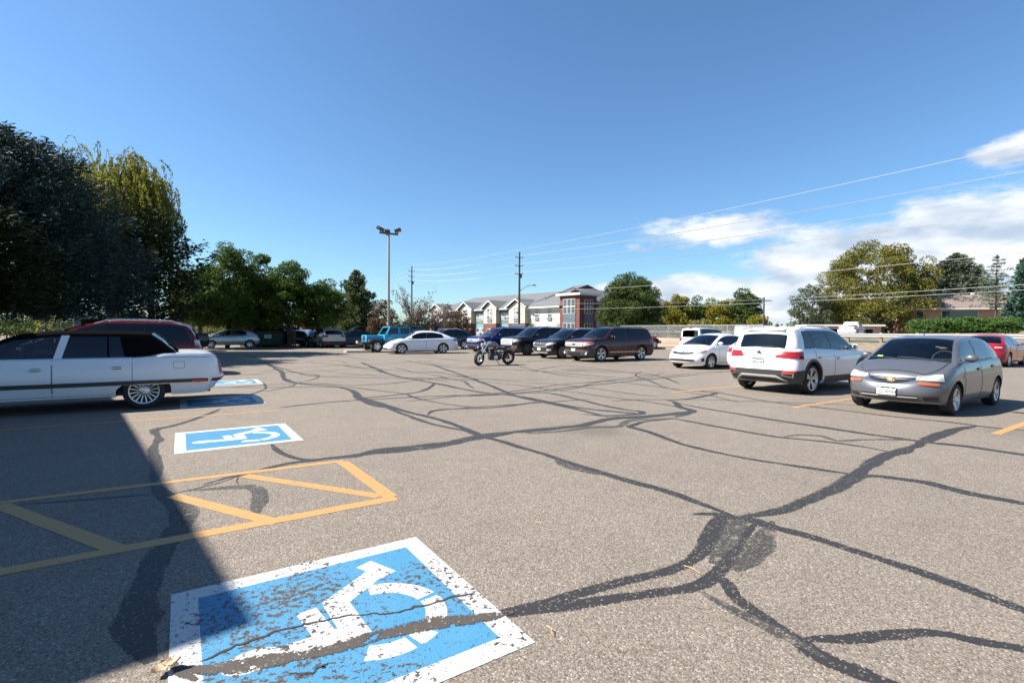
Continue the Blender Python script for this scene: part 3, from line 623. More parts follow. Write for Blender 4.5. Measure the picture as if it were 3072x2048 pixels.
def wheel_mesh(R, rim, style, w=.21):
    key = (R, rim, style)
    if key in _wheel: return _wheel[key]
    t = MB(); rb = R*rim
    t.lathe([(rb, -w*.42), (rb+.015, -w*.5), (R-.035, -w*.5), (R-.008, -w*.40), (R, -w*.2), (R, w*.2), (R-.008, w*.40), (R-.035, w*.5), (rb+.015, w*.5), (rb, w*.42)], 36, 'y', close=True)
    r = MB(); o = w*.40
    r.lathe([(rb+.004, -w*.42), (rb-.004, -w*.36), (rb-.006, w*.36), (rb+.006, o+.012), (rb-.012, o+.008), (rb-.028, o-.03)], 32, 'y', mi=0)
    r.lathe([(0, -.02), (rb-.02, -.02)], 24, 'y', mi=1)
    n = {'five': 5, 'twin': 10, 'ten': 10, 'steel': 7, 'wire': 16, 'six': 6}[style]
    for i in range(n):
        a = 2*math.pi*i/n
        if style == 'twin': a = 2*math.pi*(i//2)/5+(.17 if i % 2 else -.17)
        w0, w1 = {'five': (.05, .045), 'twin': (.022, .030), 'ten': (.018, .024), 'steel': (.05, .07), 'wire': (.007, .010), 'six': (.045, .035)}[style]
        d = Vector((math.cos(a), 0, math.sin(a))); e = Vector((-math.sin(a), 0, math.cos(a))); p = []
        for rr, ww, y in ((.03, w0, o-.025), (rb-.01, w1, o-.002)):
            for sgn in (-1, 1):
                for dy in (0, -.025): q = d*rr+e*ww*sgn*(.6 if style == 'twin' and rr < .05 else 1); p.append((q.x, y+dy, q.z))
        b = len(r.v); r.v += p
        for f in ((0, 2, 6, 4), (1, 5, 7, 3), (0, 4, 5, 1), (2, 3, 7, 6), (4, 6, 7, 5), (0, 1, 3, 2)): r.f.append(tuple(b+x for x in f)); r.m.append(0)
    hub = {'wire': .085, 'steel': .06}.get(style, .045)
    r.lathe([(0, o+.004), (hub*.7, o+.002), (hub, o-.012), (hub+.006, o-.045)], 18, 'y', mi=0)
    _wheel[key] = (t.mesh('tyre', MT['rubber'], 40), r)
    return _wheel[key]
def ellipsoid_mirror(parent, x, y, z, mat, sg, sz=(.09, .10, .065)):
    mb = MB(); mb.ball((x, sg*(y+.10), z), sz, 0, 12, 8); mb.tube([(x, sg*(y-.01), z-.04), (x, sg*(y+.06), z-.02)], .018, 6, 1)
    mb.box((x-sz[0]*.82, sg*(y+.10), z), (.02, sz[1]*1.45, sz[2]*1.35), 2)
    return mb.build('mirror', [mat, MT['black'], MT['chrome']], parent)
def text_mesh(body, size, mat, parent, loc, rot, name='lettering', depth=.001, sx=1.0):
    cu = bpy.data.curves.new(name, 'FONT'); cu.body = body; cu.size = size; cu.align_x = 'CENTER'; cu.align_y = 'CENTER'; cu.extrude = depth; cu.resolution_u = 2; cu.offset = size*.014
    o = bpy.data.objects.new(name, cu); COL.objects.link(o); bpy.context.view_layer.update()
    me = bpy.data.meshes.new_from_object(o.evaluated_get(bpy.context.evaluated_depsgraph_get())); bpy.data.objects.remove(o); me.materials.clear(); me.materials.append(mat); me.name = name
    n_ = link(name, me, parent, loc, rot); n_.scale = (sx, 1, 1); return n_
def number_plate(parent, x, z, rear=False, text=None, tilt=0.0, y=0.0):
    sg = -1 if rear else 1
    mb = MB(); mb.rbox((0, 0, 0), (.014, .305, .155), .006, 0)
    mb.box((sg*.0082, 0, .064), (.002, .292, .022), 1)
    pts = [(-.146, .054), (-.146, .045), (-.10, .052), (-.06, .042), (-.02, .050), (.03, .040), (.07, .050), (.11, .043), (.146, .047), (.146, .054)]
    mb.prism(pts, sg*.0072, sg*.0092, 'yz', 1)
    o = mb.build('licence_plate', [MT['plate'], MT['plategreen']], parent); o.location = (x, y, z); o.rotation_euler = (0, tilt, 0)
    if text: text_mesh(text, .085, MT['plategreen'], o, (sg*.0095, 0, -.018), (math.radians(90), 0, math.radians(90*sg)), sx=.85)
    return o
def car(name, label, cat, sp, col, loc, heading, group=None, detail=2, tints=('glass', 'glass', 'privacy', 'privacy'), fin=.0, roofmat=None, rough=.28):
    """heading: unit vector of the nose on the ground; loc: centre of the wheelbase"""
    rz = math.atan2(heading[1], heading[0]); s = Shape(sp)
    off = -(s.ax[0]+s.ax[1])/2; c = np.array(loc[:2])
    t = thing(name, label, cat, (c[0]+heading[0]*off, c[1]+heading[1]*off, loc[2] if len(loc) > 2 else 0), rz, group)
    pm = paint(col, rough, fin); s.t = t; s.pm = pm
    cab = (sp['cowl']+.08, sp['base']-.06)
    s.body([pm, MT['interior'], MT['black']], t, cab)
    s.house([roofmat or pm, MT['black'], MT['black'], roofmat or pm], t, tints)
    ty, rim = wheel_mesh(sp['R'], sp.get('rim', .66), sp.get('wheel', 'ten')); key = ('rim', sp['R'], sp.get('rim', .66), sp.get('wheel', 'ten'), sp.get('rimmat', 'alloy'))
    if key not in _wheel: _wheel[key] = rim.mesh('wheel', [MT[sp.get('rimmat', 'alloy')], MT['black']], 35)
    for x in s.ax:
        for sg in (1, -1):
            w = link('wheel', _wheel[key], t, (x, sg*(s.hw-.125), sp['R']), (0, random.uniform(0, 3), 0 if sg > 0 else math.pi)); link('tyre', ty, w)
    # door shut lines and handles
    if detail >= 1:
        for (d0, d1, hx) in sp.get('doors', []):
            for sg in (1, -1):
                def zlow(d):
                    return max(s.bot(d)+.06, s.arch(s.xf-d)+.05 if abs(min([s.xf-d-c_ for c_ in s.ax], key=abs)) < s.Ra+.03 else 0)
                ds = list(np.linspace(d0, d1, 9)); qs = [s.s_side(d) for d in ds]
                seam = s.patch('door', MT['black'], t, [s.s_side(d0-.008)]+qs[1:-1]+[s.s_side(d1+.008)], [zlow(d)-.008 for d in ds], [s.top(d)-.035 for d in ds], .0015, 12, 8) if sg > 0 else None
                if sg < 0:
                    seam = s.patch('door', MT['black'], t, [-q for q in [s.s_side(d0-.008)]+qs[1:-1]+[s.s_side(d1+.008)]][::-1], [zlow(d)-.008 for d in ds][::-1], [s.top(d)-.035 for d in ds][::-1], .0015, 12, 8)
                pn = s.patch('door_panel', pm, seam, [sg*q for q in qs][::sg], [zlow(d) for d in ds][::sg], [s.top(d)-.028 for d in ds][::sg], .0042, 12, 9)
                hz = s.top(hx)-sp.get('hz', .17); a = np.array(s.P(sg*s.s_side(hx), hz, .022)); mb = MB(); mb.rbox(a, (.17, .018, .026), .008, 0); mb.rbox((a[0], a[1]-sg*.016, a[2]), (.13, .012, .05), .004, 1)
                mb.build('door_handle', [MT['chrome'] if sp.get('chromeh') else pm, MT['black']], seam)
    if detail >= 1:
        for sg in (1, -1): ellipsoid_mirror(t, s.xf-sp['cowl']-sp.get('mir', .42), s.P(s.s_side(sp['cowl']+.42), s.top(sp['cowl']+.42))[1], s.top(sp['cowl']+.42)+.085, MT['chrome'] if sp.get('chromem') else pm, sg, sp.get('mirs', (.075, .105, .075)))
    if detail >= 1 and name != 'x':
        mb = MB(); c_ = sp.get('crown', .055)
        for off, m_, ed in ((.0035, 1, .012), (.007, 0, 0)):
            rows = []
            for d in np.linspace(sp.get('hood0', .16)-ed, sp['cowl']-.03, 12):
                q = s.s_side(d) if d >= s.Lf else float(np.interp(-(s.xf-d), -s.bx[:s.nf_], s.sl[:s.nf_])); zt = s.top(d); T = s.P(q, zt); ym = T[1]*.85+ed
                rows.append([(T[0], ym*f, zt+c_*(1-abs(ym*f/T[1])**2.2)*min(1, T[1]/(s.hw*.6))+off) for f in np.linspace(-1, 1, 13)])
            mb.grid(rows, m_)
        mb.build('hood', [pm, MT['black']], t, smooth=40)
    # seats, dash and wheel
    belt = s.top(sp['header'][0]); hd = sp['header'][0]
    for k, (d, ys) in enumerate(((hd+.55, (.36, -.36)), (hd+1.5, (.36, -.36)))):
        if d > sp['rear'][0]+.15: continue
        for y in ys:
            mb = MB(); mb.rbox((s.xf-d, y, belt-.08), (.16, .48, .62), .06, 0, Matrix.Rotation(-.15, 3, 'Y')); mb.rbox((s.xf-d-.07, y, belt+.30), (.10, .26, .17), .04, 0); mb.build('seat', MT[sp.get('seatmat', 'interior')], t)
    mb = MB(); mb.rbox((s.xf-sp['cowl']-.42, 0, belt-.10), (.5, s.hw*1.66, .18), .05); mb.build('dashboard', MT['interior'], t)
    if detail >= 2:
        mb = MB(); Rm = Matrix.Rotation(math.radians(65), 3, 'Y'); ring = []
        for j in range(25):
            a = 2*math.pi*j/24; q = Rm @ Vector((.19*math.cos(a), .19*math.sin(a), 0)); ring.append((s.xf-sp['cowl']-.78+q.x, .36+q.y, belt+.02+q.z))
        mb.tube(ring, .014, 6, cap=False); mb.box((s.xf-sp['cowl']-.77, .36, belt+.02), (.04, .34, .05)); mb.build('steering_wheel', MT['black'], t)
        zc = s.top(sp['cowl'])
        for y0, y1 in ((.42, -.12), (-.10, -.62)):
            mb = MB(); x = s.xf-sp['cowl']+.06; P0 = (x+.03, y0, zc+.075); P1 = (x-.03+.05*(abs(y1) < .3), y1, zc+.085-abs(y1)*.03+.03); mb.tube([P0, ((P0[0]+P1[0])/2+.02, (y0+y1)/2, (P0[2]+P1[2])/2+.014), P1], .011, 5); mb.build('wiper', MT['black'], t)
    return s, t
def quadpatch(s, name, mat, q0, q1, z00, z01, z10, z11, off=.006, both=True, parent=None, n=8, m=4, label=None):
    return s.patch(name, MT[mat] if isinstance(mat, str) else mat, parent or s.t, [q0, q1], [z00, z10], [z01, z11], off, n, m, both, label)
def midpatch(s, name, mat, q, z0, z1, off=.006, rear=False, zc=None, n=13, m=4, label=None, parent=None):
    """panel across the centre line; zc = (bottom, top) at the centre if it bows"""
    c = s.S if rear else 0.0; z0c, z1c = zc or (z0, z1); ks = [-1, -.8, -.6, -.4, -.2, 0, .2, .4, .6, .8, 1]; w_ = [(1-k*k) for k in ks]
    return s.patch(name, MT[mat] if isinstance(mat, str) else mat, parent or s.t, [c+q*k for k in ks], [z0+(z0c-z0)*v for v in w_], [z1+(z1c-z1)*v for v in w_], off, max(n, 17), m, False, label)
    return s.patch(name, MT[mat] if isinstance(mat, str) else mat, parent or s.t, [c-q, c, c+q], [z0, z0c, z0], [z1, z1c, z1], off, n, m, False, label)
def roof_rails(s, t, st, tl, mat): pass
def rails(s, d0, d1, y, z, mat):
    for sg in (1, -1):
        mb = MB(); n = 9; pts = []
        zz = pchip(z)
        for i in range(n):
            d = d0+(d1-d0)*i/(n-1); e = -.05 if i in (0, n-1) else .0; pts.append((s.xf-d, sg*y, zz(d)+e))
        mb.tube(pts, [.014]+[.018]*(n-2)+[.014], 6); mb.build('roof_rail', MT[mat], s.t)
def fogs(s, d, z, r, mat='chrome'):
    pass
def arch_trim(s, mat, w=.055, parent=None):
    for c in s.ax:
        for sg in (1, -1):
            mb = MB(); rows = []
            for a in np.linspace(-.12, math.pi+.12, 23):
                r0, r1 = s.Ra-.004, s.Ra+w; row = []
                for r, o in ((r0, -.05), (r0, .012), ((r0+r1)/2, .016), (r1, .008), (r1, -.02)):
                    x = c+r*math.cos(a); z = s.R+r*math.sin(a); z = max(z, s.bot(s.xf-x)); p = s.P(sg*s.s_side(s.xf-x), z, max(o, 0)); row.append((p[0], p[1]+(sg*o if o < 0 else 0), p[2]))
                rows.append(row)
            mb.grid(rows); mb.build('wheel_arch_trim', MT[mat], s.t)
# ------------------------------------------------------------------ the cars in the photograph
H1 = D1; Hm = -D1
SUV = dict(L=5.0, W=2.0, H=1.76, wb=2.86, fo=.98, R=.385, Ra=.45, z0=.24, rim=.70, wheel='twin', nose=.62, tail=.42, nf=3.4, nr=4.2, crown=.045, fx=[(0, .10), (.16, .02), (.4, 0), (.62, .01), (.88, .04), (1, .13)], tub=.35, tumble=.22, pil=.07,
    top=[(0, 1.0), (.15, 1.06), (.8, 1.12), (1.35, 1.15), (2.5, 1.17), (4.2, 1.20), (5.0, 1.17)], cowl=1.27, header=(1.98, 1.63), roof=[(2.5, 1.705), (3.7, 1.70)], rear=(4.56, 1.645), base=4.93, rwtop=.05,
    win=[(1.5, 1.62, 1), (2.72, 2.80, 0), (2.83, 2.88, 2), (3.72, 3.74, 0), (3.80, 3.82, 3), (4.56, 4.36, 0)], doors=[(1.52, 2.76, 2.62), (2.80, 3.72, 3.60)], Bblack=1, hz=.20)
def mk(_b, **k): d = dict(_b); d.update(k); return d
SED = dict(L=4.88, W=1.86, H=1.49, wb=2.74, fo=.98, R=.335, Ra=.385, z0=.19, rim=.72, wheel='ten', nose=.95, tail=.75, nf=2.7, nr=3.0, crown=.06, tumble=.24, pil=.06,
    top=[(0, .63), (.2, .71), (.6, .81), (1.25, .93), (2.3, .96), (3.5, 1.0), (4.3, 1.02), (4.88, .95)], cowl=1.15, header=(2.02, 1.36), roof=[(2.45, 1.43), (2.9, 1.435)], rear=(3.5, 1.35), base=4.42,
    win=[(1.42, 1.62, 1), (2.52, 2.66, 0), (2.60, 2.72, 2), (3.78, 3.64, 0)], doors=[(1.5, 2.54, 2.4), (2.58, 3.6, 3.4)], Bblack=1, hz=.15)
def lights_front(s, hl, hl2, amber=None, mat='lens'):
    y, d, z00, z01, z10, z11 = hl; quadpatch(s, 'headlight', mat, s.s_front(y), s.s_side(d), z00, z01, z10, z11, .012)
    if amber: a, b, z0, z1, z2, z3 = amber; quadpatch(s, 'turn_signal', 'amber', s.s_side(a), s.s_side(b), z0, z1, z2, z3, .016)
def explorer(label, col, loc, head, group, plate=True, fin=.3, amber=True):
    s, t = car('suv', label, 'car', mk(SUV, chromeh=col[0] > .04, rimmat='alloy'), col, loc, head, group, tints=('midglass', 'midglass', 'privacy', 'privacy'), fin=fin)
    g = midpatch(s, 'grille', 'black', .60, .74, .97, .010)
    for k in range(3): midpatch(s, 'grille_bar', 'silvertrim', .60, .765+.07*k, .80+.07*k, .022, parent=g)
    mb = MB(); p = s.P(0, .87, .045); mb.ball(p, (.012, .10, .045), 0); mb.build('badge', MT['bluebadge'], g)
    quadpatch(s, 'headlight', 'lens', s.s_front(.62), s.s_side(.42), .76, .96, .88, 1.0, .014)
    if amber: quadpatch(s, 'turn_signal', 'amber', s.s_front(.80), s.s_side(.48), .93, .985, .93, 1.02, .022)
    midpatch(s, 'lower_bumper', 'cladding', s.s_side(.55), .33, .60, .014, n=25); midpatch(s, 'air_intake', 'black', .45, .38, .50, .024)
    for sg in (1, -1):
        mb = MB(); p = s.P(sg*s.s_front(.80), .45, .02); mb.lathe([(.0, .0), (.06, .0), (.075, .02), (.075, -.03)], 14, 'x', p); mb.build('fog_lamp', MT['silvertrim'], t)
    for sg in (1, -1):
        q = [sg*s.s_side(1.52), sg*s.s_side(3.55)]; q = q[::sg]; s.patch('door_trim', MT['chrome'], t, q, [.47, .47], [.495, .495], .014, 8, 2)
    rails(s, 2.0, 4.4, .72, [(2.0, 1.70), (2.6, 1.785), (3.6, 1.785), (4.4, 1.72)], 'black')
    quadpatch(s, 'tail_light', 'red', s.s_side(4.45), s.s_rear(.70), .95, 1.12, .90, 1.14, .012)
    if plate: number_plate(t, s.P(0, .58)[0]+.03, .60)
    return s
rowg = 'dark cars parked nose out in the middle row'
explorer('dark maroon three row car with orange lamps, nearest of the dark parked row', (.035, .008, .010), AB(18.83, 19.15), Hm, rowg)
s = explorer('deep blue large car behind the motorcycle at the far end of the dark row', (.012, .022, .13), AB(18.9, 29.9), Hm, rowg, plate=False)
def gmc():
    sp = mk(SUV, L=5.1, H=1.79, wb=3.02, fo=.97, wheel='six', rimmat='darkalloy', top=[(0, 1.03), (.15, 1.09), (.8, 1.14), (1.35, 1.16), (2.5, 1.18), (4.2, 1.20), (5.1, 1.16)], header=(2.0, 1.65), roof=[(2.6, 1.74), (3.6, 1.73)], rear=(4.55, 1.64), base=5.02)
    s, t = car('suv', 'black large car with tall chrome grille parked right of the blue one', 'car', sp, (.010, .010, .016), AB(19.3, 26.0), Hm, rowg, tints=('midglass', 'midglass', 'privacy', 'privacy'))
    g = midpatch(s, 'grille', 'black', .62, .68, 1.0, .012)
    for z in (.66, .745, .82, .895, .97): midpatch(s, 'grille_bar', 'silvertrim', .62, z, z+.045, .028, parent=g)
    for sg in (1, -1): s.patch('grille_edge', MT['silvertrim'], g, sorted([sg*.62, sg*.55]), [.66, .66], [1.015, 1.015], .03, 3, 4)
    quadpatch(s, 'headlight', 'hazy', s.s_front(.66), s.s_side(.40), .80, .99, .90, 1.02, .014); quadpatch(s, 'turn_signal', 'amber', s.s_side(.26), s.s_side(.46), .92, 1.0, .93, 1.02, .02)
    quadpatch(s, 'fog_lamp_surround', 'chrome', s.s_front(.60), s.s_front(.90), .44, .60, .46, .60, .014); quadpatch(s, 'fog_lamp', 'black', s.s_front(.63), s.s_front(.88), .47, .57, .49, .57, .024)
    midpatch(s, 'lower_bumper', 'trim', s.s_side(.5), .30, .42, .012, n=25)
    rails(s, 2.0, 4.4, .72, [(2.0, 1.73), (2.6, 1.82), (3.6, 1.81), (4.4, 1.75)], 'silvertrim')
gmc()
def sorento():
    sp = mk(SUV, L=4.76, W=1.89, H=1.68, wb=2.78, fo=.93, R=.37, Ra=.43, wheel='ten', top=[(0, .84), (.25, .96), (.8, 1.05), (1.3, 1.09), (2.4, 1.11), (4.0, 1.15), (4.76, 1.12)], cowl=1.15, header=(2.05, 1.55), roof=[(2.6, 1.63), (3.4, 1.62)], rear=(4.2, 1.54), base=4.66, win=[(1.45, 1.6, 1), (2.6, 2.72, 0), (2.7, 2.8, 2), (3.58, 3.62, 0), (3.66, 3.70, 3), (4.34, 4.1, 0)], doors=[(1.5, 2.64, 2.5), (2.68, 3.58, 3.45)])
    s, t = car('suv', 'near black car with chrome ringed grille between the maroon and the black car', 'car', sp, (.020, .016, .018), AB(18.95, 22.3), Hm, rowg, tints=('midglass', 'midglass', 'privacy', 'privacy'), fin=.3)
    g = midpatch(s, 'grille_surround', 'silvertrim', .58, .66, .86, .014, zc=(.64, .83)); midpatch(s, 'grille', 'black', .55, .685, .84, .024, zc=(.665, .81), parent=g)
    mb = MB(); p = s.P(0, .80, .04); mb.ball(p, (.01, .07, .035)); mb.build('badge', MT['chrome'], g)
    quadpatch(s, 'headlight', 'lens', s.s_front(.60), s.s_side(.42), .72, .86, .82, .92, .014); quadpatch(s, 'turn_signal', 'amber', s.s_side(.28), s.s_side(.46), .84, .90, .86, .93, .02)
    quadpatch(s, 'fog_lamp_surround', 'chrome', s.s_front(.58), s.s_side(.12), .40, .56, .46, .58, .014); quadpatch(s, 'fog_lamp', 'lens', s.s_front(.64), s.s_front(.84), .43, .53, .45, .54, .026)
    midpatch(s, 'air_intake', 'black', .5, .40, .56, .012); midpatch(s, 'lower_lip', 'silvertrim', .66, .30, .35, .02)
    number_plate(t, s.P(0, .52)[0]+.03, .53)
    rails(s, 2.0, 4.1, .66, [(2.0, 1.62), (2.6, 1.70), (3.4, 1.69), (4.1, 1.62)], 'silvertrim')
sorento()
def hatch_grey():
    sp = dict(L=3.94, W=1.68, H=1.50, wb=2.46, fo=.80, R=.295, Ra=.345, z0=.20, rim=.66, wheel='five', nose=.85, tail=.5, nf=2.7, nr=3.4, crown=.075, tub=.34, tumble=.20, pil=.06, seatmat='greyint',
        top=[(0, .64), (.12, .71), (.4, .80), (.8, .90), (1.1, .945), (2.2, .965), (3.3, 1.0), (3.94, .96)], cowl=.93, header=(1.72, 1.365), roof=[(2.1, 1.42), (2.7, 1.425)], rcrown=.042, rear=(3.38, 1.34), base=3.84, rwtop=.06,
        win=[(1.22, 1.36, 1), (2.12, 2.26, 0), (2.2, 2.33, 2), (3.16, 3.12, 0)], Bblack=1, doors=[(1.2, 2.14, 2.0), (2.18, 3.0, 2.9)], hz=.15, mirs=(.07, .11, .075), fx=[(0, .14), (.2, .03), (.4, 0), (.62, .02), (.85, .07), (1, .20)])
    s, t = car('hatchback', 'grey metallic five door hatchback with clouded headlamps facing the viewer at right', 'car', sp, (.115, .12, .138), AB(13.12, 3.93), Hm, None, tints=('glass', 'glass', 'glass', 'glass'), fin=.45, rough=.32)
    g = midpatch(s, 'grille_surround', 'chrome', .43, .655, .685, .006, zc=(.565, .685), n=17); midpatch(s, 'grille', 'black', .405, .66, .677, .014, zc=(.58, .677), n=17, parent=g); midpatch(s, 'grille_bar', 'chrome', .36, .630, .652, .022, zc=(.622, .650), parent=g)
    p = s.P(0, .635, .040); b = MB(); b.prism([(-.06, .012), (-.02, .012), (-.02, .024), (.025, .024), (.025, .012), (.065, .012), (.058, -.012), (.02, -.012), (.02, -.024), (-.025, -.024), (-.025, -.012), (-.065, -.012)], -.006, .006, 'yz'); o = b.build('badge', MT['gold'], g); o.location = p
    quadpatch(s, 'headlight', 'hazy', s.s_front(.42), s.s_side(.34), .64, .72, .635, .755, .016, n=12, m=6); quadpatch(s, 'turn_signal', 'amber', s.s_front(.46), s.s_side(.26), .565, .60, .555, .60, .018)
    mb_in = midpatch(s, 'air_intake', 'black', .47, .30, .365, .008)
    midpatch(s, 'intake_bar', 'silvertrim', .46, .328, .338, .016, parent=mb_in); quadpatch(s, 'fog_lamp_recess', 'black', s.s_front(.53), s.s_front(.72), .29, .355, .29, .36, .006)
    midpatch(s, 'bumper_lip', s.pm, s.s_side(.35), .235, .275, .016, n=25)
    number_plate(t, s.P(0, .43)[0]+.025, .43, text='122-WHH', tilt=-.06)
    mb = MB(); mb.tube([(s.xf-1.80, .0, 1.46), (s.xf-2.02, .0, 1.66), (s.xf-2.28, .0, 1.90)], [.008, .004, .003], 6); mb.build('antenna', MT['black'], t)
    mb = MB(); q = (s.xf-1.22, -.58, 1.02); mb.box(q, (.004, .14, .055), 0, Matrix.Rotation(math.radians(-38), 3, 'Y')); mb.build('sticker', MT['hivis'], t)
    mb = MB(); mb.rbox((s.xf-1.75, 0.02, 1.33), (.03, .20, .06), .012); mb.build('rear_view_mirror', MT['black'], t)
    for sg in (1, -1):
        mb = MB(); p = s.P(sg*s.s_side(1.14), .70, .008); mb.ball(p, (.03, .008, .02)); mb.build('side_repeater', MT['hazy'], t)
        q = sorted([sg*s.s_side(.62+.0), sg*s.s_side(3.4)]);
    quadpatch(s, 'tail_light', 'red', s.s_side(3.62), s.s_rear(.58), .80, .96, .78, .97, .012)
    return s
hatch_grey()
def crossover_white():
    sp = mk(SUV, L=4.46, W=1.84, H=1.66, wb=2.68, fo=.90, R=.365, Ra=.43, z0=.25, rim=.74, wheel='twin', rimmat='alloy', nose=.75, tail=.5, nr=3.4, tumble=.2, crown=.05,
        top=[(0, .84), (.2, .94), (.7, 1.02), (1.2, 1.055), (2.2, 1.07), (3.6, 1.115), (4.46, 1.10)], cowl=1.08, header=(1.9, 1.54), roof=[(2.35, 1.615), (3.2, 1.615)], rear=(4.02, 1.56), base=4.36, rwtop=.06, rwlow=0,
        win=[(1.36, 1.5, 1), (2.42, 2.55, 0), (2.50, 2.62, 2), (3.30, 3.36, 0), (3.35, 3.40, 3), (3.86, 3.72, 0)], doors=[(1.42, 2.46, 2.3), (2.50, 3.42, 3.25)], hz=.22, rx=[(0, .16), (.14, .03), (.3, 0), (.5, .02), (.75, .05), (1, .13)], bowr=.07, pil=.12, seatmat='greyint')
    s, t = car('suv', 'white compact crossover seen from behind with red wraparound tail lamps beside the grey hatchback', 'car', sp, (.74, .75, .76), AB(14.27, 7.02), H1, None, tints=('midglass', 'midglass', 'midglass', 'midglass'), rough=.2)
    # grey lower cladding all round
    q = s.s_side(.5); c0 = s.S
    midpatch(s, 'rear_bumper', 'cladding', s.S-s.s_side(4.05), .28, .60, .016, True, zc=(.27, .56), n=31, m=6)
    midpatch(s, 'bumper_strip', 'trim', .62, .555, .60, .02, True, n=15); s.patch('skid_plate', MT['silvertrim'], t, [s.S-.70, s.S-.46, s.S+.46, s.S+.70], [.32, .425, .425, .32], [.35, .465, .465, .35], .03, 29, 4); midpatch(s, 'skid_insert', 'trim', .40, .335, .38, .028, True, n=11)
    for sg in (1, -1):
        for (d0, d1) in ((1.40, 2.98-.02),):
            s.patch('sill_cladding', MT['cladding'], t, sorted([sg*s.s_side(d0), sg*s.s_side(d1)]), [.25, .25], [.42, .42], .018, 14, 4)
    arch_trim(s, 'cladding', .06)
    quadpatch(s, 'rear_reflector', 'reflect', s.s_rear(.84), s.s_rear(.60), .545, .595, .535, .585, .026, n=6, m=3); quadpatch(s, 'exhaust_trim', 'chrome', s.s_rear(.82), s.s_rear(.60), .43, .53, .47, .53, .024, n=6, m=3); quadpatch(s, 'exhaust_opening', 'black', s.s_rear(.80), s.s_rear(.62), .45, .515, .485, .515, .032, n=6, m=3)
    s.patch('tail_light', MT['red'], t, [s.s_side(4.06), s.s_rear(.52), s.s_rear(.40)], [.865, .895, .905], [1.045, 1.045, .92], .014, 16, 5, True)
    midpatch(s, 'tailgate_strip', 'silvertrim', .44, .875, .905, .016, True)
    for sg in (1, -1): pass
    p = s.P(s.S, 1.0, .014); mb = MB(); mb.lathe([(.045, .0), (.058, .006), (.065, 0), (.065, -.02)], 20, 'x', (0, 0, 0))
    for a, b in (((-.04, .042), (0, -.002)), ((.04, .042), (0, -.002)), ((-.045, .0), (-.02, -.045)), ((-.02, -.045), (0, -.01)), ((0, -.01), (.02, -.045)), ((.02, -.045), (.045, 0))): mb.tube([(-.005, a[0], a[1]), (-.005, b[0], b[1])], .007, 5)
    mb.xf(Matrix.Scale(.85, 4)); mb.lathe([(0, .0), (.05, .0)], 18, 'x', (.004, 0, 0), 1); o = mb.build('badge', [MT['chrome'], MT['black']], t); o.location = p; 
    number_plate(t, s.P(s.S, .79)[0]-.02, .79, True, text='AMW-B47', tilt=.04)
    text_mesh('TAOS', .055, MT['silvertrim'], t, (s.P(s.S, .68)[0]-.006, 0, .67), (math.radians(90), 0, math.radians(-90)), sx=1.6)
    mb = MB(); x = s.P(s.S, 1.11)[0]; mb.tube([(x-.0, .0, 1.15), (x-.005, -.35, 1.165)], .012, 6); mb.build('rear_wiper', MT['black'], t)
    mb = MB(); mb.prism([(-.09, 0), (.06, 0), (-.06, .06), (-.09, .06)], -.02, .02); o = mb.build('antenna_fin', MT['black'], t); o.location = (s.xf-3.55, 0, 1.655)
    rails(s, 1.95, 3.85, .60, [(1.95, 1.57), (2.4, 1.68), (3.2, 1.68), (3.85, 1.59)], 'silvertrim')
    mb = MB(); mb.rbox((0, 0, 0), (.16, .98, .02), .008); o = mb.build('roof_spoiler', s.pm, t); o.location = (s.xf-4.10, 0, 1.585); o.rotation_euler = (0, -.14, 0)
    for sg in (1, -1): s.patch('fuel_seam', MT['trim'], t, sorted([sg*s.s_side(.35), sg*s.s_side(4.0)]), [.0+s.top(.35)-.12, s.top(4.0)-.14], [s.top(.35)-.115, s.top(4.0)-.135], .0052, 14, 2)
    return s
crossover_white()
def forte():
    sp = mk(SED, L=4.56, W=1.78, H=1.445, wb=2.70, fo=.88, R=.315, Ra=.365, wheel='five', rim=.64, top=[(0, .66), (.12, .72), (.5, .83), (1.1, .94), (2.1, .965), (3.3, 1.0), (4.1, 1.03), (4.56, .98)], cowl=.98, header=(1.92, 1.34), roof=[(2.35, 1.405), (2.75, 1.41)], rear=(3.3, 1.33), base=4.2, win=[(1.3, 1.5, 1), (2.36, 2.5, 0), (2.44, 2.56, 2), (3.56, 3.4, 0)], doors=[(1.4, 2.38, 2.22), (2.42, 3.4, 3.2)])
    s, t = car('sedan', 'white compact sedan with dark grille facing left, just left of the white crossover', 'car', sp, (.74, .75, .76), AB(19.28, 13.25), Hm, None, tints=('glass', 'midglass', 'midglass', 'midglass'), rough=.2)
    g = midpatch(s, 'grille', 'black', .52, .62, .685, .012, zc=(.585, .665)); midpatch(s, 'grille_edge', 'chrome', .52, .682, .692, .018, zc=(.662, .672), parent=g)
    quadpatch(s, 'headlight', 'lens', s.s_front(.53), s.s_side(.55), .625, .69, .70, .785, .014, n=12); quadpatch(s, 'turn_signal', 'amber', s.s_side(.30), s.s_side(.50), .68, .73, .70, .765, .022)
    midpatch(s, 'air_intake', 'black', .62, .33, .40, .01, zc=(.33, .415)); quadpatch(s, 'bumper_vent', 'black', s.s_front(.78), s.s_front(.83), .33, .46, .33, .47, .012, n=3)
    number_plate(t, s.P(0, .48)[0]+.03, .49)
    quadpatch(s, 'tail_light', 'red', s.s_side(4.1), s.s_rear(.5), .82, .95, .84, .96, .012)
    mb = MB(); p = s.P(0, .715, .006); mb.ball(p, (.012, .06, .03)); mb.build('badge', MT['chrome'], t)
forte()
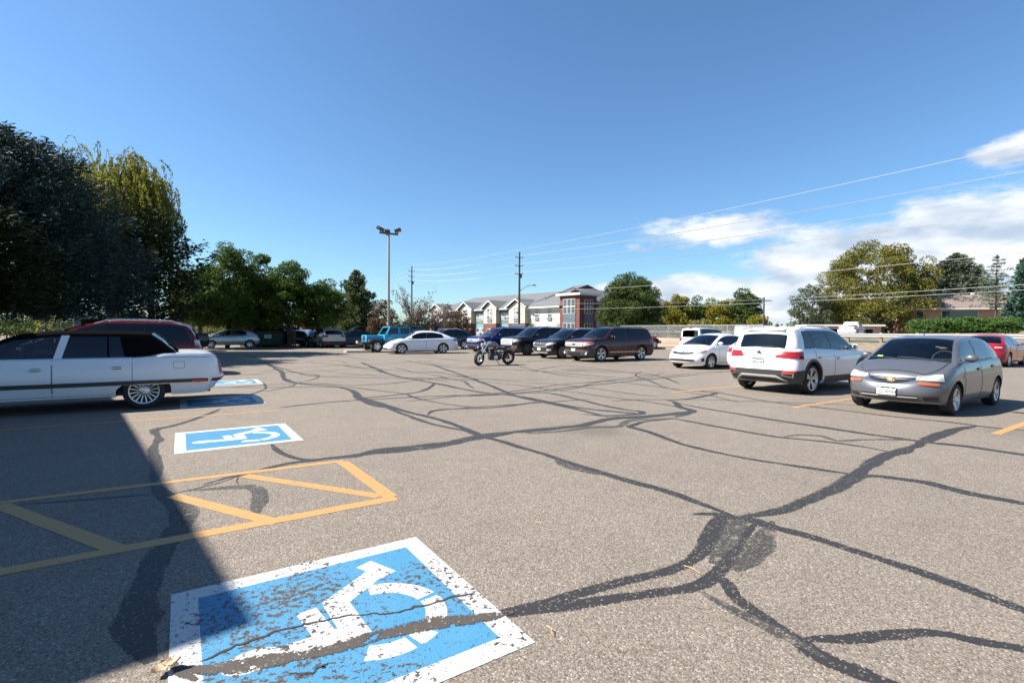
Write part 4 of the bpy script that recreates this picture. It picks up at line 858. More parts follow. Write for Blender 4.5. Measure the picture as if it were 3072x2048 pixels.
def sedan200():
    hd = np.array(-D1)*.985+D2*.17; hd /= np.linalg.norm(hd)
    s, t = car('sedan', 'white four door sedan with tinted windows standing in front of the sky blue jeep', 'car', mk(SED, wheel='twin', rimmat='alloy', wb=2.72), (.72, .735, .76), AB(13.25, 31.05), hd, None, tints=('midglass', 'privacy', 'privacy', 'privacy'), rough=.2)
    midpatch(s, 'grille', 'silvertrim', .50, .60, .66, .012); quadpatch(s, 'headlight', 'lens', s.s_front(.52), s.s_side(.55), .60, .67, .64, .72, .012); midpatch(s, 'air_intake', 'black', .62, .28, .38, .01)
    number_plate(t, s.P(0, .48)[0]+.03, .48); quadpatch(s, 'side_marker', 'red', s.s_side(.42), s.s_side(.52), .50, .53, .50, .54, .012, n=4); quadpatch(s, 'tail_light', 'red', s.s_side(4.45), s.s_rear(.6), .82, .94, .82, .95, .012)
    for sg in (1, -1): s.patch('rear_marker', MT['red'], t, sorted([sg*s.s_side(4.45), sg*s.s_side(4.52)]), [.5, .5], [.54, .54], .012, 4, 2)
sedan200()
def cadillac():
    sp = dict(L=5.35, W=1.95, H=1.45, wb=2.89, fo=1.13, R=.335, Ra=.42, skirt=.455, z0=.22, rim=.70, wheel='wire', rimmat='alloy', nose=.6, tail=.42, nf=3.6, nr=3.4, crown=.03, tub=.34, tumble=.17, pil=.07, seatmat='interior',
        top=[(0, .76), (.3, .84), (1.3, .95), (1.9, .965), (3.8, .97), (4.1, .99), (4.35, 1.035), (4.7, 1.045), (5.1, 1.015), (5.35, .91)], bot=[(0, .30), (.6, .25), (4.6, .24), (5.0, .25), (5.35, .33)],
        cowl=1.52, header=(2.28, 1.345), roof=[(2.9, 1.405), (3.5, 1.405)], rear=(4.12, 1.385), base=4.52, bowr=.05, bowf=.12,
        win=[(1.72, 1.86, 1), (2.74, 2.84, 0), (2.85, 2.94, 2), (3.48, 3.46, 0), (3.51, 3.485, 2), (3.73, 3.64, 0)], doors=[(1.6, 2.72, 2.52), (2.74, 3.84, 3.62)], hz=.19, rx=[(0, .20), (.25, .06), (.42, -.01), (.55, .02), (.8, .05), (1, .11)], chromem=True, mirs=(.07, .10, .07))
    # wheel centre line of the rear axle sits at a=-.57
    s, t = car('sedan', 'long white four door sedan with black vinyl roof at the left edge', 'car', sp, (.70, .715, .74), AB(-.57-1.445, 12.58), Hm, None, tints=('midglass', 'midglass', 'privacy', 'privacy'), roofmat=MT['vinyl'], rough=.2)
    for sg in (1, -1):
        q = [sg*s.s_side(.35), sg*s.s_side(5.2)]; s.patch('side_moulding', MT['trim'], t, sorted(q), [.47, .47], [.535, .535], .022, 20, 3)
        s.patch('bright_strip', MT['chrome'], t, sorted(q), [.462, .462], [.470, .470], .018, 20, 2)
        s.patch('side_marker', MT['reflect'], t, sorted([sg*s.s_side(4.78), sg*s.s_side(5.03)]), [.478, .478], [.512, .512], .030, 5, 2)
        f = s.patch('fuel_flap', MT['trim'], t, sorted([sg*s.s_side(4.48), sg*s.s_side(4.66)]), [.745, .745], [.875, .875], .0022, 4, 3); s.patch('fuel_flap_door', s.pm, f, sorted([sg*s.s_side(4.486), sg*s.s_side(4.654)]), [.751, .751], [.869, .869], .004, 4, 3)
        s.patch('sill_trim', MT['chrome'], t, sorted([sg*s.s_side(1.3), sg*s.s_side(3.55)]), [.25, .25], [.265, .265], .01, 10, 2)
        s.patch('belt_strip', MT['chrome'], t, sorted([sg*s.s_side(1.7), sg*s.s_side(3.95)]), [.946, .946], [.962, .962], .010, 16, 2)
        s.patch('roof_edge_strip', MT['black'], t, sorted([sg*s.s_side(3.84), sg*s.s_side(4.2)]), [.955, .985], [.972, 1.002], .012, 6, 2)
        mb = MB(); p0 = s.P(sg*s.s_side(2.79), .97, .004); mb.prism([(s.xf-2.74, .965), (s.xf-2.85, .965), (s.xf-2.945, 1.375), (s.xf-2.835, 1.375)], 0, .012); n0 = len(mb.v)
        for i in range(n0):
            x, y, z = mb.v[i]; k = (z-.965)/.41; mb.v[i] = (x, sg*(abs(p0[1])-.004-.158*k+.022*4*k*(1-k)+y), z)
        mb.build('door_pillar', s.pm, t)
        s.patch('body_seam', MT['trim'], t, sorted([sg*s.s_side(4.25), sg*s.s_side(5.1)]), [.955, .945], [.960, .950], .003, 10, 2)
    midpatch(s, 'rear_bumper', s.pm, s.S-s.s_side(5.12), .33, .56, .012, True, n=25, m=5); midpatch(s, 'bumper_strip', 'trim', s.S-s.s_side(5.12), .48, .535, .022, True, n=25, m=3); quadpatch(s, 'tail_light', 'red', s.s_rear(.80), s.s_rear(.68), .60, .86, .60, .86, .012, n=4)
    quadpatch(s, 'headlight', 'lens', s.s_front(.45), s.s_side(.2), .58, .72, .58, .72, .01); midpatch(s, 'grille', 'chrome', .4, .45, .72, .015)
    mb = MB(); mb.tube([(-s.xf+.5, -.5, .24), (-s.xf+.12, -.5, .25)], .03, 10); mb.build('exhaust_pipe', MT['darkalloy'], t)
    return s
cadillac()
def minivan():
    sp = mk(SUV, L=5.14, W=2.0, H=1.72, wb=3.08, fo=.95, R=.335, Ra=.40, z0=.2, wheel='five', top=[(0, .78), (.3, .90), (.8, 1.02), (1.2, 1.06), (3.0, 1.06), (4.6, 1.10), (5.14, 1.06)], cowl=.98, header=(2.1, 1.58), roof=[(2.7, 1.68), (4.0, 1.68)], rear=(4.62, 1.60), base=5.03, win=[(1.35, 1.6, 1), (2.4, 2.5, 0), (2.5, 2.6, 3), (3.5, 3.52, 0), (3.54, 3.56, 3), (4.78, 4.52, 0)], doors=[(1.3, 2.42, 2.3), (2.46, 3.5, 2.6)], ws=.58)
    s, t = car('minivan', 'dark red minivan with roof rack parked beyond the white sedan', 'car', sp, (.10, .006, .010), AB(.68-5.14+.95+1.54, 20.3), Hm, None, tints=('midglass', 'midglass', 'privacy', 'privacy'), fin=.2)
    quadpatch(s, 'tail_light', 'red', s.s_side(4.86), s.s_rear(.78), .82, 1.08, .82, 1.08, .014); quadpatch(s, 'lamp_insert', 'lens', s.s_side(4.90), s.s_rear(.84), .98, 1.14, .98, 1.14, .020)
    rails(s, 2.3, 4.5, .70, [(2.3, 1.70), (2.8, 1.775), (4.0, 1.775), (4.5, 1.72)], 'silvertrim')
minivan()
def simple(name, label, cat, sp, col, loc, head, group=None, tail=None, detail=1, tints=('midglass', 'midglass', 'privacy', 'privacy'), **k):
    s, t = car(name, label, cat, sp, col, loc, head, group, detail, tints, **k); L_ = sp['L']; zt = s.top(L_-.1)
    quadpatch(s, 'tail_light', 'red', s.s_side(L_-(tail[0] if tail else .25)), s.s_rear(tail[1] if tail else .6), zt-(tail[2] if tail else .17), zt-.03, zt-(tail[2] if tail else .17), zt-.03, .014); zf = s.top(.1)
    quadpatch(s, 'headlight', 'lens', s.s_front(.55), s.s_side(.35), zf-.17, zf-.06, zf-.12, zf-.01, .012); midpatch(s, 'grille', 'black', .45, zf-.2, zf-.08, .01)
    return s, t
# hidden white sedan between compact sedan and crossover
s, t = simple('sedan', 'white sedan mostly hidden behind the left side of the white crossover, one tail lamp showing', 'car', mk(SED, wheel='five'), (.72, .73, .74), AB(19.55, 10.45), H1, tail=(.18, .55, .2))
s, t = simple('sedan', 'bright red sedan seen from behind beyond the grey hatchback', 'car', mk(SED, L=4.6, W=1.8, wheel='five', wb=2.65, top=[(0, .65), (.2, .73), (.6, .83), (1.25, .94), (2.3, .97), (3.5, 1.01), (4.2, 1.05), (4.6, 1.0)], base=4.25, chromeh=True), (.30, .006, .018), AB(32.8, 7.3), H1, tail=(.45, .45, .22), fin=.2)
midpatch(s, 'rear_badge_bar', 'chrome', .3, .80, .825, .012, True); number_plate(t, s.P(s.S, .72)[0]-.02, .70, True)
quadpatch(s, 'lamp_insert', 'hazy', s.s_rear(.78), s.s_rear(.55), .86, .92, .87, .92, .020)
NAVY = mk(SUV, L=4.65, W=1.88, H=1.66, wb=2.75, fo=.92, R=.37, Ra=.43, wheel='five', top=[(0, .84), (.25, .95), (.8, 1.02), (1.3, 1.06), (2.4, 1.08), (4.0, 1.14), (4.65, 1.10)], cowl=1.15, header=(2.1, 1.54), roof=[(2.5, 1.62), (3.0, 1.62)], rear=(3.95, 1.46), base=4.56, win=[(1.45, 1.6, 1), (2.6, 2.72, 0), (2.68, 2.8, 2), (3.5, 3.5, 0), (3.54, 3.54, 3), (4.0, 3.8, 0)], doors=[(1.5, 2.62, 2.45), (2.66, 3.5, 3.35)])
s, t = simple('suv', 'dark slate crossover with sloping roof behind the white four door sedan', 'car', NAVY, (.025, .033, .055), AB(17.9, 36.9), Hm, tail=(.3, .5, .16), fin=.2)
rails(s, 2.0, 3.6, .66, [(2.0, 1.60), (2.5, 1.67), (3.6, 1.60)], 'silvertrim')
def xterra():
    sp = mk(SUV, L=4.5, W=1.85, H=1.85, wb=2.7, fo=.85, R=.36, Ra=.43, wheel='six', tail=.25, nr=6, bowr=.02, tumble=.14, top=[(0, 1.0), (.3, 1.08), (1.2, 1.12), (2.4, 1.12), (4.4, 1.14), (4.5, 1.12)], cowl=1.3, header=(1.85, 1.66), roof=[(2.4, 1.74), (3.6, 1.78)], rear=(4.3, 1.74), base=4.47, win=[(1.5, 1.6, 1), (2.45, 2.5, 0), (2.53, 2.56, 3), (3.4, 3.4, 0), (3.44, 3.44, 3), (4.2, 4.15, 0)], doors=[(1.5, 2.48, 2.3), (2.52, 3.3, 3.2)])
    s, t = simple('suv', 'white boxy car with dark windows and black roof rack behind the compact sedan', 'car', sp, (.66, .67, .66), AB(32.9, 23.0), H1, tail=(.16, .72, .3))
    rails(s, 1.9, 4.2, .62, [(1.9, 1.80), (2.4, 1.88), (3.6, 1.90), (4.2, 1.86)], 'black'); mb = MB(); mb.rbox((-s.xf+.17, 0, 1.80), (.05, .3, .04), .01); mb.build('brake_light', MT['red'], t)
xterra()
# distant cars to the left, under the trees
far = 'cars in the shade of the far trees'
s, t = simple('suv', 'pale gold crossover seen from behind beside the pine tree', 'car', mk(NAVY, rx=[(0, .12), (.3, 0), (1, .1)], H=1.72), (.52, .47, .38), np.append(G(984, 1040)[:2]*.97, 0), D2, far, tail=(.3, .55, .2))
midpatch(s, 'rear_bumper', 'cladding', s.S-s.s_side(4.2), .26, .58, .014, True, n=25); quadpatch(s, 'rear_reflector', 'reflect', s.s_rear(.62), s.s_rear(.4), .40, .45, .40, .45, .03)
simple('sedan', 'dark blue black sedan parked nose left beside the pale gold crossover', 'car', SED, (.012, .016, .03), G(1052, 1042), Hm, far)
simple('hatchback', 'silver sloping hatchback parked behind the ash trunks at the left', 'car', mk(NAVY, L=4.46, H=1.5, wb=2.7, R=.32, Ra=.37, top=[(0, .72), (.3, .84), (1.0, .96), (2.4, .98), (4.0, 1.05), (4.46, 1.0)], cowl=.95, header=(1.95, 1.38), roof=[(2.4, 1.47), (2.9, 1.46)], rear=(3.7, 1.33), base=4.34, win=[(1.25, 1.5, 1), (2.4, 2.52, 0), (2.48, 2.6, 2), (3.4, 3.4, 0)], doors=[(1.3, 2.42, 2.25), (2.46, 3.3, 3.15)]), (.40, .41, .42), G(690, 1043), Hm, far, fin=.5)
TRUCK = mk(SUV, L=5.7, W=2.0, H=1.88, wb=3.6, fo=.95, R=.39, Ra=.46, wheel='six', tail=.2, nr=8, nose=.5, tumble=.16, top=[(0, 1.0), (.3, 1.12), (1.4, 1.18), (3.4, 1.20), (3.6, 1.22), (5.7, 1.22)], bed=(3.8, 5.58), cowl=1.4, header=(2.05, 1.76), roof=[(2.5, 1.84), (3.0, 1.84)], rear=(3.45, 1.78), base=3.68, win=[(1.6, 1.7, 1), (2.6, 2.66, 0), (2.68, 2.72, 2), (3.3, 3.3, 0)], doors=[(1.55, 2.62, 2.45), (2.66, 3.4, 3.3)])
simple('pickup_truck', 'black pickup truck with red tail lamp showing past the red minivan', 'truck', TRUCK, (.012, .012, .014), (-21.2-.833*2.95, 35-.553*2.95), Hm, far, tail=(.06, .8, .35))
simple('pickup_truck', 'dark pickup truck partly hidden behind the sky blue jeep', 'truck', TRUCK, (.015, .017, .022), ((1082-1536)/1500*47.5, 47.5), Hm, far, tail=(.06, .8, .35))
simple('sedan', 'small dark green sedan to the right of the green refuse container', 'car', SED, (.012, .03, .025), G(868, 1038), Hm, far, detail=0)
simple('hatchback', 'small pale blue hatchback in the sunny lot beyond the pale gold crossover', 'car', mk(SED, L=4.2, wb=2.6, base=4.0, rear=(3.4, 1.36)), (.42, .46, .54), G(918, 1034), D2, far, detail=0)
simple('sedan', 'dark teal car wedged to the left of the pale gold crossover', 'car', SED, (.015, .035, .045), G(942, 1039), D2, far, detail=0)
simple('pickup_truck', 'white pickup in bright sun seen past the refuse container', 'truck', TRUCK, (.70, .70, .68), G(880, 1027), Hm, far, detail=0)
p_ = AB(-12, 23)
def van():
    sp = mk(SUV, L=5.0, W=1.9, H=1.98, wb=3.0, fo=.9, R=.34, Ra=.4, tail=.25, nr=6, tumble=.12, top=[(0, .95), (.3, 1.08), (.9, 1.16), (3, 1.18), (5.0, 1.18)], cowl=.95, header=(1.7, 1.85), roof=[(2.2, 2.0), (4.0, 2.02)], rear=(4.8, 1.96), base=4.96, win=[(1.3, 1.45, 1), (2.3, 2.4, 0), (2.5, 2.55, 3), (3.6, 3.6, 0)])
    simple('van', 'white van roof showing above the dark red minivan', 'van', sp, (.62, .64, .66), np.append((np.array([(250-1536)/1500*25+2.0, 26.0])), 0), D1, None, tail=(.1, .8, .5), detail=1)
van()
X_, Z_ = (2556-1536)/1500*66, 66.
simple('pickup_truck', 'white pickup truck parked on the driveway in front of the pink garage', 'truck', TRUCK, (.72, .72, .72), (X_, Z_, terrain(X_, Z_)), np.array([.72, .69]), None, tail=(.06, .8, .35))
def trailer():
    vx = (2250-1536)/1500*62.; g0 = terrain(vx, 62.)
    t = thing('box_van', 'long low white van roof seen over the fence behind the white crossover', 'van', (vx, 62., g0+.18), .25); t.scale = (.62, .8, .82)
    mb = MB(); mb.rbox((0, 0, 1.15), (5.6, 1.9, 1.5), .12, 0, None, (.98, .88)); mb.rbox((2.75, 0, .85), (1.1, 1.85, .8), .15, 0); mb.box((0, 0, .4), (5.2, 1.6, .2), 1); mb.build('body', [paint((.74, .74, .73)), MT['black']], t)
    mb = MB(); mb.box((2.5, 0, 1.5), (.5, 1.72, .5), 0, Matrix.Rotation(.5, 3, 'Y')); mb.build('windshield', MT['dkblue'], t)
    ty, rim = wheel_mesh(.34, .6, 'steel')
    for x in (-1.7, 1.9):
        for sg in (1, -1): w = link('wheel', rim.mesh('wheel', [MT['alloy'], MT['black']], 35), t, (x, sg*.86, .34), (0, 0, 0 if sg > 0 else math.pi)); link('tyre', ty, w)
trailer()
# ------------------------------------------------------------------ open jeeps
def jeep(label, col, loc, head, hard, detail=1):
    t = thing('jeep', label, 'jeep', (loc[0], loc[1], 0), math.atan2(head[1], head[0])); pm = paint(col, .3); wb = 2.95; f = wb/2; r = -wb/2
    b = MB(); b.rbox((-.35, 0, .86), (2.55, 1.52, .66), .04, 0); b.rbox((f-.02, 0, .93), (1.25, 1.12, .46), .06, 0, None, (.97, .92)); b.rbox((f-.18, 0, 1.09), (1.3, 1.02, .14), .05, 0, None, (.94, .85)); b.rbox((r+.05, 0, .78), (.9, 1.2, .42), .03, 0); b.box((0, 0, .5), (3.6, .9, .2), 1)
    b.rbox((r-.45, 0, .9), (.25, 1.5, .6), .04, 0); b.build('body', [pm, MT['black']], t)
    g = MB(); g.rbox((f+.60, 0, .93), (.06, 1.14, .50), .025, 0)
    for k in range(7): g.rbox((f+.632, -.24+.08*k, .95), (.012, .045, .30), .004, 1)
    go = g.build('grille', [pm, MT['black']], t)
    for sg in (1, -1):
        m_ = MB(); m_.lathe([(0, .012), (.075, .008), (.09, 0), (.092, -.03)], 18, 'x', (f+.64, sg*.43, .97)); m_.build('headlight', MT['lens'], t)
        m_ = MB(); m_.ball((f+.52, sg*.74, .80), (.03, .05, .04)); m_.build('turn_signal', MT['amber'], t)
        for x in (f, r):
            m_ = MB(); rows = []
            pr_ = [(-.62, .62), (-.56, .80), (-.40, .93), (.30, .95), (.48, .88), (.58, .72)] if x > 0 else [(.58, .60), (.46, .86), (.30, .95), (-.34, .95), (-.50, .86), (-.6, .66)]
            m_.grid([[(x+px, sg*.56, pz), (x+px, sg*.90, pz-.01), (x+px, sg*.92, pz-.05), (x+px, sg*.90, pz-.06)] for px, pz in pr_]); m_.build('fender', MT['black'], t)
        for d0, d1 in ((.78, -.12), (-.15, -.95)):
            if not hard and d0 < 0: continue
            m_ = MB(); m_.rbox(((d0+d1)/2, sg*.765, .93), (d0-d1, .025, .60), .012, 0); m_.rbox(((d0+d1)/2-.25, sg*.785, 1.06), (.14, .02, .03), .006, 1); do = m_.build('door', [pm, MT['black']], t)
            m_ = MB(); x0, x1 = d0-.02, d1+.02; fr = [(x0, 1.22), (x0-.26 if d0 > 0 else x0, 1.70), (x1, 1.72), (x1, 1.22)]
            for i in range(4):
                p, q = fr[i], fr[(i+1) % 4]; m_.tube([(p[0], sg*.755-sg*.06*(p[1]-1.22)/.5, p[1]), (q[0], sg*.755-sg*.06*(q[1]-1.22)/.5, q[1])], .035, 6)
            m_.build('window_frame', pm if hard else MT['black'], do)
            m_ = MB(); m_.face([(p[0], sg*.755-sg*.06*(p[1]-1.22)/.5, p[1]) for p in fr]); m_.build('window', MT['privacy'], do)
        m_ = MB(); m_.rbox((.62, sg*.92, 1.20), (.09, .20, .17), .03); m_.build('mirror', MT['black'], t)
        m_ = MB(); m_.rbox((r-.59, sg*.66, .95), (.04, .12, .22), .015); m_.build('tail_light', MT['red'], t)
    m_ = MB()
    A_, B_ = (.86, 1.17), (.50, 1.72)
    for sg in (1, -1): m_.tube([(A_[0], sg*.70, A_[1]), (B_[0], sg*.66, B_[1])], .04, 6)
    m_.tube([(A_[0], -.7, A_[1]), (A_[0], .7, A_[1])], .04, 6); m_.tube([(B_[0], -.68, B_[1]), (B_[0], .68, B_[1])], .045, 6); wf = m_.build('windshield_frame', pm, t)
    m_ = MB(); m_.face([(A_[0], -.69, A_[1]), (A_[0], .69, A_[1]), (B_[0], .65, B_[1]), (B_[0], -.65, B_[1])]); m_.build('windshield', MT['glass'], wf)
    if hard:
        m_ = MB(); m_.rbox((-.72, 0, 1.77), (2.5, 1.42, .07), .03, 0); m_.rbox((-1.72, 0, 1.5), (.5, 1.44, .56), .03, 0, None, (.95, .95)); m_.rbox((-1.45, .0, 1.46), (.9, 1.40, .44), .02, 1); m_.build('hardtop', [MT['trim'], MT['dkblue']], t)
    else:
        m_ = MB()
        for sg in (1, -1): m_.tube([(.5, sg*.62, 1.72), (-.5, sg*.62, 1.74), (-1.4, sg*.62, 1.66), (-1.75, sg*.62, 1.1)], .04, 6)
        for x in (-.5, -1.4): m_.tube([(x, -.62, 1.71), (x, .62, 1.71)], .04, 6)
        m_.build('roll_cage', MT['black'], t)
    for sg in (.36, -.36):
        m_ = MB(); m_.rbox((.0, sg, 1.25), (.16, .46, .6), .05); m_.rbox((-.05, sg, 1.6), (.1, .24, .16), .03); m_.build('seat', MT['interior'], t)
    m_ = MB(); m_.rbox((f+.86, 0, .62), (.22, 1.66, .22), .05); m_.rbox((f+.98, .0, .66), (.03, .4, .1), .01); m_.build('front_bumper', MT['black'], t)
    number_plate(t, f+1.0, .70, y=-.4)
    ty, rim = wheel_mesh(.41, .56, 'five', .26); rm = rim.mesh('wheel', [MT['silvertrim'], MT['black']], 35)
    for x in (f, r):
        for sg in (1, -1): w = link('wheel', rm, t, (x, sg*.78, .41), (0, random.uniform(0, 3), 0 if sg > 0 else math.pi)); link('tyre', ty, w)
    w = link('spare_wheel', rm, t, (r-.72, 0, 1.05), (0, 0, math.pi/2)); link('tyre', ty, w)
jeep('bright sky blue hard top jeep with black flared wings behind the white four door sedan', (.03, .30, .50), AB(12.6, 34.15), Hm, True)
jeep('orange red open top jeep partly hidden behind the maroon car', (.36, .035, .015), AB(33.1, 30.4), H1, False)
# ------------------------------------------------------------------ motorcycle
def motorcycle():
    f_ = AB(10.78, 18.84); r_ = AB(12.27, 18.82); c = (f_+r_)/2; t = thing('motorcycle', 'black cruiser motorcycle with grey tank leaning on its kickstand in the middle of the lot', 'motorcycle', c, math.atan2(-D1[1], -D1[0]))
    lean = Matrix.Rotation(math.radians(-8), 4, 'X')
    def bd(mb, name, mats, par=t, **k): mb.xf(lean); return mb.build(name, mats, par, **k)
    ty = MB(); ty.lathe([(.205, -.05), (.25, -.075), (.305, -.06), (.325, 0), (.305, .06), (.25, .075), (.205, .05)], 32, 'y', close=True); tym = ty.mesh('tyre', MT['rubber'])
    rm = MB(); rm.lathe([(.212, -.04), (.195, -.03), (.195, .03), (.212, .04)], 28, 'y', close=True); rm.lathe([(0, -.05), (.05, -.05), (.05, .05), (0, .05)], 14, 'y')
    for i in range(9): a = 2*math.pi*i/9; rm.tube([(.04*math.cos(a), 0, .04*math.sin(a)), (.22*math.cos(a), 0, .22*math.sin(a))], .012, 5)
    rmm = rm.mesh('wheel', MT['darkalloy'])
    for x, st in ((.75, math.radians(24)), (-.75, 0)):
        w = link('wheel', rmm, t); Mw = lean @ Matrix.Translation((x, 0, .325)) @ Matrix.Rotation(st, 4, 'Z'); w.matrix_local = Mw; link('tyre', tym, w)
    mb = MB()
    for sg in (1, -1): mb.tube([(.75, .09*sg, .33), (.62, .095*sg, .62), (.44, .095*sg, .98)], [.028, .03, .022], 8); 
    mb.rbox((.47, 0, .93), (.06, .24, .05), .015); mb.rbox((.58, 0, .72), (.06, .24, .05), .015); bd(mb, 'front_fork', MT['chrome'])
    mb = MB(); mb.tube([(.42, -.40, 1.10), (.46, -.34, 1.12), (.47, -.1, 1.04), (.47, .1, 1.04), (.46, .34, 1.12), (.42, .40, 1.10)], .014, 6, 0)
    for sg in (1, -1): mb.tube([(.42, .33*sg, 1.115), (.36, .46*sg, 1.09)], .02, 6, 1)
    bd(mb, 'handlebar', [MT['chrome'], MT['black']])
    for sg in (1, -1): mb = MB(); mb.tube([(.44, .33*sg, 1.12), (.46, .38*sg, 1.26)], .007, 5); mb.ball((.45, .40*sg, 1.29), (.012, .055, .04)); bd(mb, 'mirror', MT['black'])
    mb = MB(); mb.ball((.62, 0, .90), (.10, .085, .085), 0); mb.lathe([(0, .02), (.07, .012), (.082, 0), (.085, -.03)], 18, 'x', (.685, 0, .90), 1); bd(mb, 'headlight', [MT['chrome'], MT['lens']])
    mb = MB(); mb.ball((.16, 0, .92), (.27, .15, .13), 0, 18, 10); mb.ball((.08, 0, .90), (.24, .13, .11), 0, 16, 8); bd(mb, 'fuel_tank', paint((.16, .165, .17), .3, .3))
    mb = MB(); mb.rbox((-.30, 0, .74), (.52, .26, .11), .05); mb.rbox((-.55, 0, .80), (.25, .2, .1), .04); bd(mb, 'seat', MT['black'])
    mb = MB(); mb.rbox((.06, 0, .36), (.44, .24, .26), .05, 0); mb.rbox((-.22, 0, .38), (.24, .22, .26), .05, 0)
    for a in (math.radians(24), math.radians(-24)):
        R = Matrix.Rotation(a, 3, 'Y'); b0 = R @ Vector((0, 0, .20))
        for k in range(6): q = R @ Vector((0, 0, .10+.045*k)); mb.rbox((.06+q.x, 0, .42+q.z), (.17, .18, .026), .008, 0, R)
        q = R @ Vector((0, 0, .38)); mb.rbox((.06+q.x, 0, .42+q.z), (.15, .16, .06), .02, 1, R)
    mb.lathe([(0, .135), (.09, .13), (.11, .11), (.115, .08)], 18, 'y', (-.02, 0, .36), 1); mb.lathe([(0, -.2), (.08, -.195), (.10, -.17), (.10, -.12)], 16, 'y', (.08, 0, .62), 1); bd(mb, 'engine', [MT['trim'], MT['chrome']])
    mb = MB()
    for x0, z0 in ((.2, .62), (-.02, .58)): mb.tube([(x0, -.12, z0), (x0+.05, -.19, z0-.12), (x0-.06, -.21, .36), (-.3, -.21, .32), (-.85, -.22, .38+(x0 > .1)*.09)], [.022, .024, .024, .035, .045], 8)
    bd(mb, 'exhaust_pipe', MT['chrome'])
    mb = MB(); mb.tube([(.44, 0, .98), (.30, 0, .62), (.22, 0, .25), (-.3, 0, .22), (-.38, 0, .55), (-.2, 0, .74), (.40, 0, .92)], .022, 6)
    for sg in (1, -1): mb.tube([(-.75, .1*sg, .325), (-.32, .1*sg, .30)], .022, 6); mb.tube([(-.72, .12*sg, .34), (-.52, .13*sg, .68)], .028, 8)
    bd(mb, 'frame', MT['black'])
    for nm, cx, a0, a1, r in (('front_fender', .75, 40, 150, .345), ('rear_fender', -.75, 20, 165, .355)):
        mb = MB(); rows = []
        for a in np.radians(np.linspace(a0, a1, 14)): rows.append([(cx+(r-.03*abs(q)**2)*math.cos(a), q*.085, .325+(r-.03*abs(q)**2)*math.sin(a)) for q in (-1, -.6, 0, .6, 1)])
        mb.grid(rows); bd(mb, nm, MT['black'])
    mb = MB(); mb.ball((-1.04, 0, .62), (.04, .05, .04)); bd(mb, 'tail_light', MT['red'])
    mb = MB(); mb.tube([(-.05, .10, .26), (-.18, .26, .035)], .012, 6); bd(mb, 'kickstand', MT['black'])
motorcycle()
# ------------------------------------------------------------------ street furniture
MT['bronze'] = flat('bronze_metal', (.10, .085, .07), .45, .3); MT['pole'] = flat('taupe_pole', (.30, .265, .23), .5, .2); MT['wood'] = flat('treated_wood_pole', (.055, .042, .034), .9, 0, .35, 14)
MT['fencewood'] = flat('cedar_boards', (.28, .13, .07), .85, 0, .3, 9); MT['galv'] = flat('galvanised', (.34, .34, .345), .5, .6); MT['wire'] = flat('bare_cable', (.42, .42, .43), .5, .3); MT['cable'] = flat('weathered_cable', (.32, .32, .33), .6)
MT['green_metal'] = flat('green_container', (.015, .075, .055), .55, 0, .3, 4); MT['postwood'] = flat('post_wood', (.21, .15, .095), .9, 0, .25, 10)
def lamp_post():
    z = 37.5; x = (1166-1536)/1500*z; t = thing('lamp_post', 'tall taupe parking lot lamp post with three boxy heads behind the blue jeep', 'lamp', (x, z, 0), .55)
    mb = MB(); mb.lathe([(.30, 0), (.30, .7), (.28, .75), (0, .75)], 20, 'z'); mb.build('base', MT['concrete'], t)
    mb = MB(); mb.rbox((0, 0, 4.75), (.17, .17, 8.0), .02, 0, None, (.7, .7)); mb.build('pole', MT['pole'], t)
    mb = MB(); mb.rbox((0, 0, 8.72), (1.42, .13, .13), .015); mb.rbox((0, .25, 8.72), (.11, .6, .11), .015); mb.build('crossarm', MT['bronze'], t)
    for (px, py, rz, tl_) in ((-.66, -.05, 2.6, .45), (.68, -.05, -.4, .35), (0, .55, 1.57, .3)):
        mb = MB(); R = Matrix.Rotation(rz, 3, 'Z') @ Matrix.Rotation(-tl_, 3, 'Y')
        mb.rbox((px, py, 9.0), (.50, .42, .26), .02, 0, R); q = R @ Vector((.02, 0, -.135)); mb.box((px+q.x, py+q.y, 9.0+q.z), (.40, .34, .012), 1, R); mb.tube([(px, py, 8.76), (px, py, 8.92)], .04, 8); mb.build('lamp_head', [MT['bronze'], MT['lens']], t)
lamp_post()
def kerb_island():
    p = G(1062, 1056); q = AB(10.9+.6, 38.2); mb = MB(); out = []
    L_ = [G(1030, 1056), G(1040, 1058.5), G(1115, 1058), G(1120, 1053), G(1036, 1052.5)]
    c = sum(L_)/len(L_)
    top = [(x[0]+(c[0]-x[0])*.03, x[1]+(c[1]-x[1])*.03, .14) for x in L_]; n = len(L_)
    for i in range(n): j = (i+1) % n; mb.face([(*L_[i][:2], -.02), (*L_[j][:2], -.02), top[j], top[i]])
    mb.face(top); tag(mb.build('kerb_island', MT['concrete'], smooth=0), kind='structure')
kerb_island()
